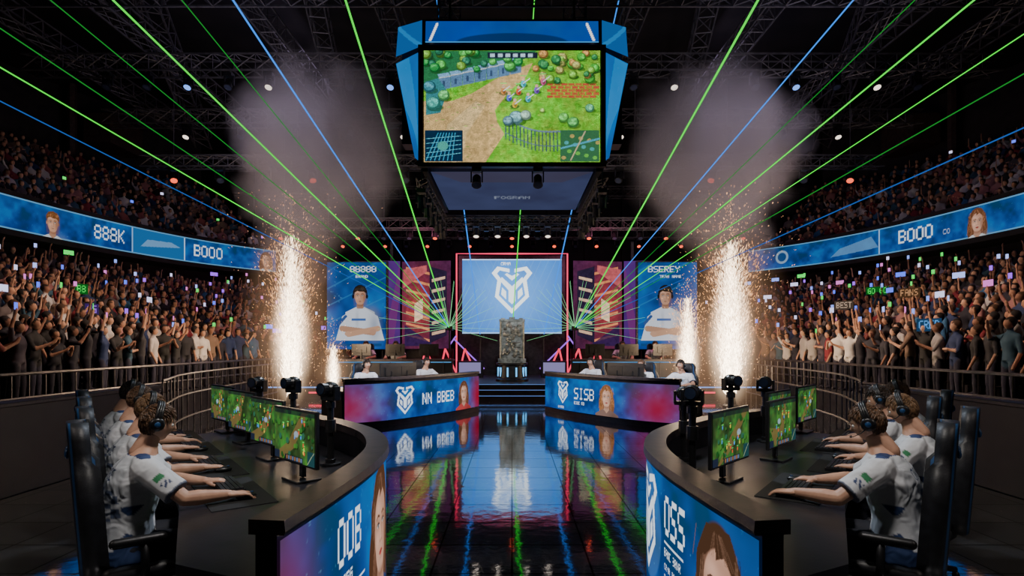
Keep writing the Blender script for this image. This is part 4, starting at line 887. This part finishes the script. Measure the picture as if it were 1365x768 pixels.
# ================================================================== LASERS
LG=emat('laser_green',(.03,.85,.03),1.4); LB=emat('laser_blue',(.02,.24,.95),1.4); LD=emat('laser_dim',(.012,.28,.03),1.0); LDB=emat('laser_dim_blue',(.01,.11,.46),1.0); LT=emat('laser_fan',(.3,.9,.4),1.1)
mb=MB()
def beam(o,p,mi,r=.012):
    o=Vector(o);p=Vector(p); d=p-o; t=(o.y-1.0)/(o.y-p.y) if p.y<10 else 1.03; mb.tube([o,o+d*t],[r,r*.8],6,mi)
OL=(-2.35,21.3,2.3);OR=(2.35,21.3,2.3)
for p,mi,r in (((-6.82,7.58,5.38),0,.012),((-5.32,7.58,6.28),0,.016),((-3.72,7.58,6.28),1,.015),((-2.22,7.58,6.28),0,.019),((-6.82,7.58,4.93),3,.010),((-6.82,7.58,5.9),2,.010),((-6.3,7.58,6.4),2,.009),((-4.5,7.58,6.4),2,.009)): beam(OL,p,mi,r)
for p,mi,r in (((6.83,7.58,5.83),0,.010),((6.43,7.58,6.5),0,.016),((4.55,7.58,6.28),1,.013),((3.28,7.58,6.28),0,.019),((6.83,7.58,4.58),3,.011),((6.83,7.58,5.3),2,.010),((5.6,7.58,6.5),2,.009)): beam(OR,p,mi,r)
for o,p,mi,r in (((-1.2,21.5,2.0),(-2.18,16.5,11.67),1,.022),((0,21.5,2.0),(.65,16.5,11.67),0,.020),((1.2,21.5,2.0),(3.1,16.5,11.67),1,.022)): beam(o,p,mi,r)
for s,o in ((-1,OL),(1,OR)):
    for k in range(11):
        a=-.3+.25*k; mb.tube([o,(o[0]-s*math.cos(a)*1.9,o[1]-.6,o[2]+math.sin(a)*1.7)],[.009,.004],4,4)
        mb.tube([o,(o[0]+s*math.cos(a)*2.4,o[1]-1.2,o[2]+math.sin(a)*1.6)],[.009,.004],4,4)
mb.obj('laser_beams',[LG,LB,LD,LDB,LT])
mb=MB()
for o in (OL,OR,(-1.2,21.5,2.0),(0,21.5,2.0),(1.2,21.5,2.0)): mb.box((o[0],o[1]+.1,o[2]-.03),(.26,.3,.16)); mb.tube([(o[0],o[1]+.1,.44),(o[0],o[1]+.1,o[2])],.03,8)
mb.obj('laser_projectors',[BLKM])

# ================================================================== PYRO
SPK=attr_emit('spark_fire',1.0)
def gasmat(name,col,amp,pwr,nscale,seed):
    vm=bpy.data.materials.new(name); vm.use_nodes=True; nt=vm.node_tree; nt.nodes.clear(); o=nt.nodes.new('ShaderNodeOutputMaterial'); em=nt.nodes.new('ShaderNodeEmission')
    tc=nt.nodes.new('ShaderNodeTexCoord'); gr=nt.nodes.new('ShaderNodeTexGradient'); gr.gradient_type='SPHERICAL'; nt.links.new(tc.outputs['Object'],gr.inputs[0])
    pw=nt.nodes.new('ShaderNodeMath');pw.operation='POWER';pw.inputs[1].default_value=pwr; nt.links.new(gr.outputs['Fac'],pw.inputs[0])
    nz=nt.nodes.new('ShaderNodeTexNoise'); nz.noise_dimensions='4D'; nz.inputs['W'].default_value=seed; nz.inputs['Scale'].default_value=nscale; nt.links.new(tc.outputs['Object'],nz.inputs['Vector'])
    mu=nt.nodes.new('ShaderNodeMath');mu.operation='MULTIPLY'; nt.links.new(pw.outputs[0],mu.inputs[0]); nt.links.new(nz.outputs['Fac'],mu.inputs[1])
    m2=nt.nodes.new('ShaderNodeMath');m2.operation='MULTIPLY'; m2.inputs[1].default_value=amp; nt.links.new(mu.outputs[0],m2.inputs[0])
    em.inputs[0].default_value=(*col,1); nt.links.new(m2.outputs[0],em.inputs[1]); nt.links.new(em.outputs[0],o.inputs['Volume']); return vm
def pyro(x,y,h,w,n,top,seed):
    r=np.random.default_rng(seed); e=empty('pyrotechnic_fountain')
    m=MB(); m.rings([((x,y,0),.2,.2),((x,y,.1),.2,.2),((x,y,.14),.14,.14),((x,y,.4),.09,.09),((x,y,.42),.06,.06)],16); m.obj('gerb_launcher',[BLKM],parent=e)
    t=r.beta(1.15,1.7,n)*1.2; z=.4+t*h; wd=w*(.14+1.05*np.clip(t,0,1)**.7); a=r.random(n)*6.283; rr=np.abs(r.normal(0,.58,n))*wd
    core=np.exp(-(rr/(w*.6))**2)*np.clip(1.1-.65*t,0,1)
    k=int(n*.22); z[:k]=.5+r.beta(1.3,1.8,k)*top; rr[:k]=np.abs(r.normal(0,1,k))*w*(.6+1.0*z[:k]/top); core[:k]=.04
    P=np.stack([x+rr*np.cos(a),y+rr*np.sin(a),z],1)
    D=np.stack([np.cos(a)*rr*.6,np.sin(a)*rr*.6,np.full(n,.8)],1)+r.normal(0,.22,(n,3)); D/=np.linalg.norm(D,axis=1)[:,None]
    L=r.uniform(.02,.08,n)*(1+core); R=r.uniform(.003,.009,n)*(1+.9*core); L[:k]=r.uniform(.008,.03,k); R[:k]=r.uniform(.003,.009,k)
    S=np.cross(D,np.array([.3,.9,.1])); S/=np.linalg.norm(S,axis=1)[:,None]; T=np.cross(D,S)
    V=np.stack([P+D*L[:,None],P-D*L[:,None],P+S*R[:,None],P+T*R[:,None],P-S*R[:,None],P-T*R[:,None]],1).reshape(-1,3)
    f=np.array([(0,2,3),(0,3,4),(0,4,5),(0,5,2),(1,3,2),(1,4,3),(1,5,4),(1,2,5)]); F=(np.arange(n)*6)[:,None,None]+f[None]; F=F.reshape(-1,3)
    hot=np.array([10,8,5.5]);cool=np.array([1.8,.72,.22]); c=cool+(hot-cool)*np.clip(core*1.4,0,1)[:,None]; c*=r.uniform(.4,1.3,n)[:,None]
    link('sparks',mesh_np('sparks',V,F,np.repeat(c,6,0),smooth=False),[SPK],e)
    for nm,am,pw,ww,hh,zc,cl in (('glowing_gas',26,1.9,1.35,.58,.40,(1,.72,.46)),('glow_halo',.8,1.6,3.2,.95,.5,(1,.55,.30))):
        m=MB(); m.ell((0,0,0),(1,1,1),0,20,14); ob=m.obj(nm,[gasmat(nm,cl,am/(w/.4),pw,3,seed)],True,parent=e); ob.matrix_local=Matrix.Translation((x,y,.4+h*zc))@Matrix.Diagonal((w*ww,w*ww,h*hh,1))
    lt=bpy.data.lights.new('pyro_light','POINT'); lt.energy=400*h/3.4; lt.color=(1,.68,.40); lt.shadow_soft_size=.4; lo=bpy.data.objects.new('fire_light',lt); COL.objects.link(lo); lo.location=(x,y,1.9); lo.parent=e
pyro(-5.7,14.7,3.4,.44,10000,5.3,1); pyro(5.65,14.7,3.3,.50,10000,5.3,2)
pyro(-5.15,16.4,1.1,.2,1200,2.0,3); pyro(5.0,16.2,2.2,.3,3500,3.4,4)

def smoke(name,c,s,seed,dens=.55,lo=.62):
    vm=bpy.data.materials.new('smoke_vol'); vm.use_nodes=True; nt=vm.node_tree; nt.nodes.clear(); o=nt.nodes.new('ShaderNodeOutputMaterial'); pv=nt.nodes.new('ShaderNodeVolumePrincipled')
    tc=nt.nodes.new('ShaderNodeTexCoord'); gr=nt.nodes.new('ShaderNodeTexGradient'); gr.gradient_type='SPHERICAL'; nt.links.new(tc.outputs['Object'],gr.inputs[0])
    nz=nt.nodes.new('ShaderNodeTexNoise'); nz.noise_dimensions='4D'; nz.inputs['W'].default_value=seed; nz.inputs['Scale'].default_value=2.4; nz.inputs['Detail'].default_value=5; nt.links.new(tc.outputs['Object'],nz.inputs['Vector'])
    ad=nt.nodes.new('ShaderNodeMath');ad.operation='ADD'; nt.links.new(gr.outputs['Fac'],ad.inputs[0]); nt.links.new(nz.outputs['Fac'],ad.inputs[1])
    mr=nt.nodes.new('ShaderNodeMapRange'); mr.inputs['From Min'].default_value=lo; mr.inputs['From Max'].default_value=lo+.35; mr.inputs['To Max'].default_value=dens; nt.links.new(ad.outputs[0],mr.inputs['Value'])
    nt.links.new(mr.outputs[0],pv.inputs['Density']); pv.inputs['Color'].default_value=(.70,.63,.67,1); pv.inputs['Anisotropy'].default_value=0
    nt.links.new(pv.outputs[0],o.inputs['Volume'])
    m=MB(); m.ell((0,0,0),(1,1,1),0,20,14); ob=m.obj(name,[vm],True); ob.matrix_local=Matrix.Translation(c)@Matrix.Diagonal((*s,1))
smoke('smoke_plume',(-5.6,16.4,7.2),(2.9,1.7,3.3),1.3,.75); smoke('smoke_plume',(5.9,16.4,7.2),(3.0,1.7,3.3),4.1,.75)
smoke('smoke_plume',(-6.4,16.9,4.4),(1.5,1.0,1.9),2.2,.5,.66); smoke('smoke_plume',(6.6,16.9,4.6),(1.5,1.0,2.0),6.2,.5,.66)

# ================================================================== LIGHTS
def area(loc,tgt,size,e,col=(1,1,1),sy=None,nm='stage_wash'):
    l=bpy.data.lights.new(nm,'AREA'); l.shape='RECTANGLE'; l.size=size; l.size_y=sy or size; l.energy=e; l.color=col; o=bpy.data.objects.new(nm,l); COL.objects.link(o)
    o.location=loc; o.rotation_euler=(Vector(tgt)-Vector(loc)).to_track_quat('-Z','Y').to_euler()
def spot(loc,tgt,e,ang,col=(1,1,1),bl=.5,r=.15,nm='stage_spot'):
    l=bpy.data.lights.new(nm,'SPOT'); l.energy=e; l.spot_size=math.radians(ang); l.spot_blend=bl; l.color=col; l.shadow_soft_size=r; o=bpy.data.objects.new(nm,l); COL.objects.link(o)
    o.location=loc; o.rotation_euler=(Vector(tgt)-Vector(loc)).to_track_quat('-Z','Y').to_euler()
for sx in (-1,1):
    spot((sx*2.5,12,8.5),(sx*9.6,12.5,1.4),2900,56,(1,.68,.52),1,.4,'crowd_wash')
    area((sx*6,20,9.8),(sx*15,20,6.5),3,70,(.75,.6,1),6,'upper_crowd_wash')
    spot((sx*.3,2.6,5.2),(sx*2.4,3.8,.9),560,46,(1,.93,.86),.6,.25)
    spot((sx*.5,8.5,5.5),(sx*2.8,4.3,1.0),800,34,(.75,.85,1),.6,.2)
    spot((sx*5.2,1.0,5.0),(sx*2.3,3.7,1.0),200,44,(1,.85,.75),.6,.2)
    spot((sx*1.2,8.5,5.0),(sx*3.0,13.6,1.1),3000,34,(.95,.93,1),.6,.2)
    spot((sx*5.0,7.5,3.4),(sx*5.8,16.4,6.8),3200,44,(.95,.80,.88),1,.6,'added_smoke_fill')  # added lamp without a fixture, lights the smoke from the front
    spot((sx*8.6,14.8,3.6),(sx*6.0,16.4,7.0),420,80,(1,.78,.70),1,.5,'added_smoke_fill')  # second added lamp, fills the smoke from the outer side
    area((sx*2.6,19.0,5.3),(sx*4,21.5,.8),1.2,110,(1,.25,.45),1.2,'stage_red_wash')
    area((sx*7,15,7.9),(sx*7.5,17,12),4,60,(.75,.7,1),6,'added_truss_fill')  # added upward fill to brighten the trusses, no fixture stands here
spot((0,12.2,5.0),(0,19,1.5),600,24,(.9,.95,1),.4,.1)
w=bpy.data.worlds.new('arena_dark'); SC.world=w; w.use_nodes=True; w.node_tree.nodes['Background'].inputs[0].default_value=(.02,.017,.03,1); w.node_tree.nodes['Background'].inputs[1].default_value=.2

cam=bpy.data.cameras.new('camera'); cam.lens=20; cam.sensor_width=36; cam.shift_y=74/1365; cam.clip_start=.05
co=bpy.data.objects.new('camera',cam); COL.objects.link(co); co.location=(0,0,1.7); co.rotation_euler=(math.pi/2,0,0); SC.camera=co
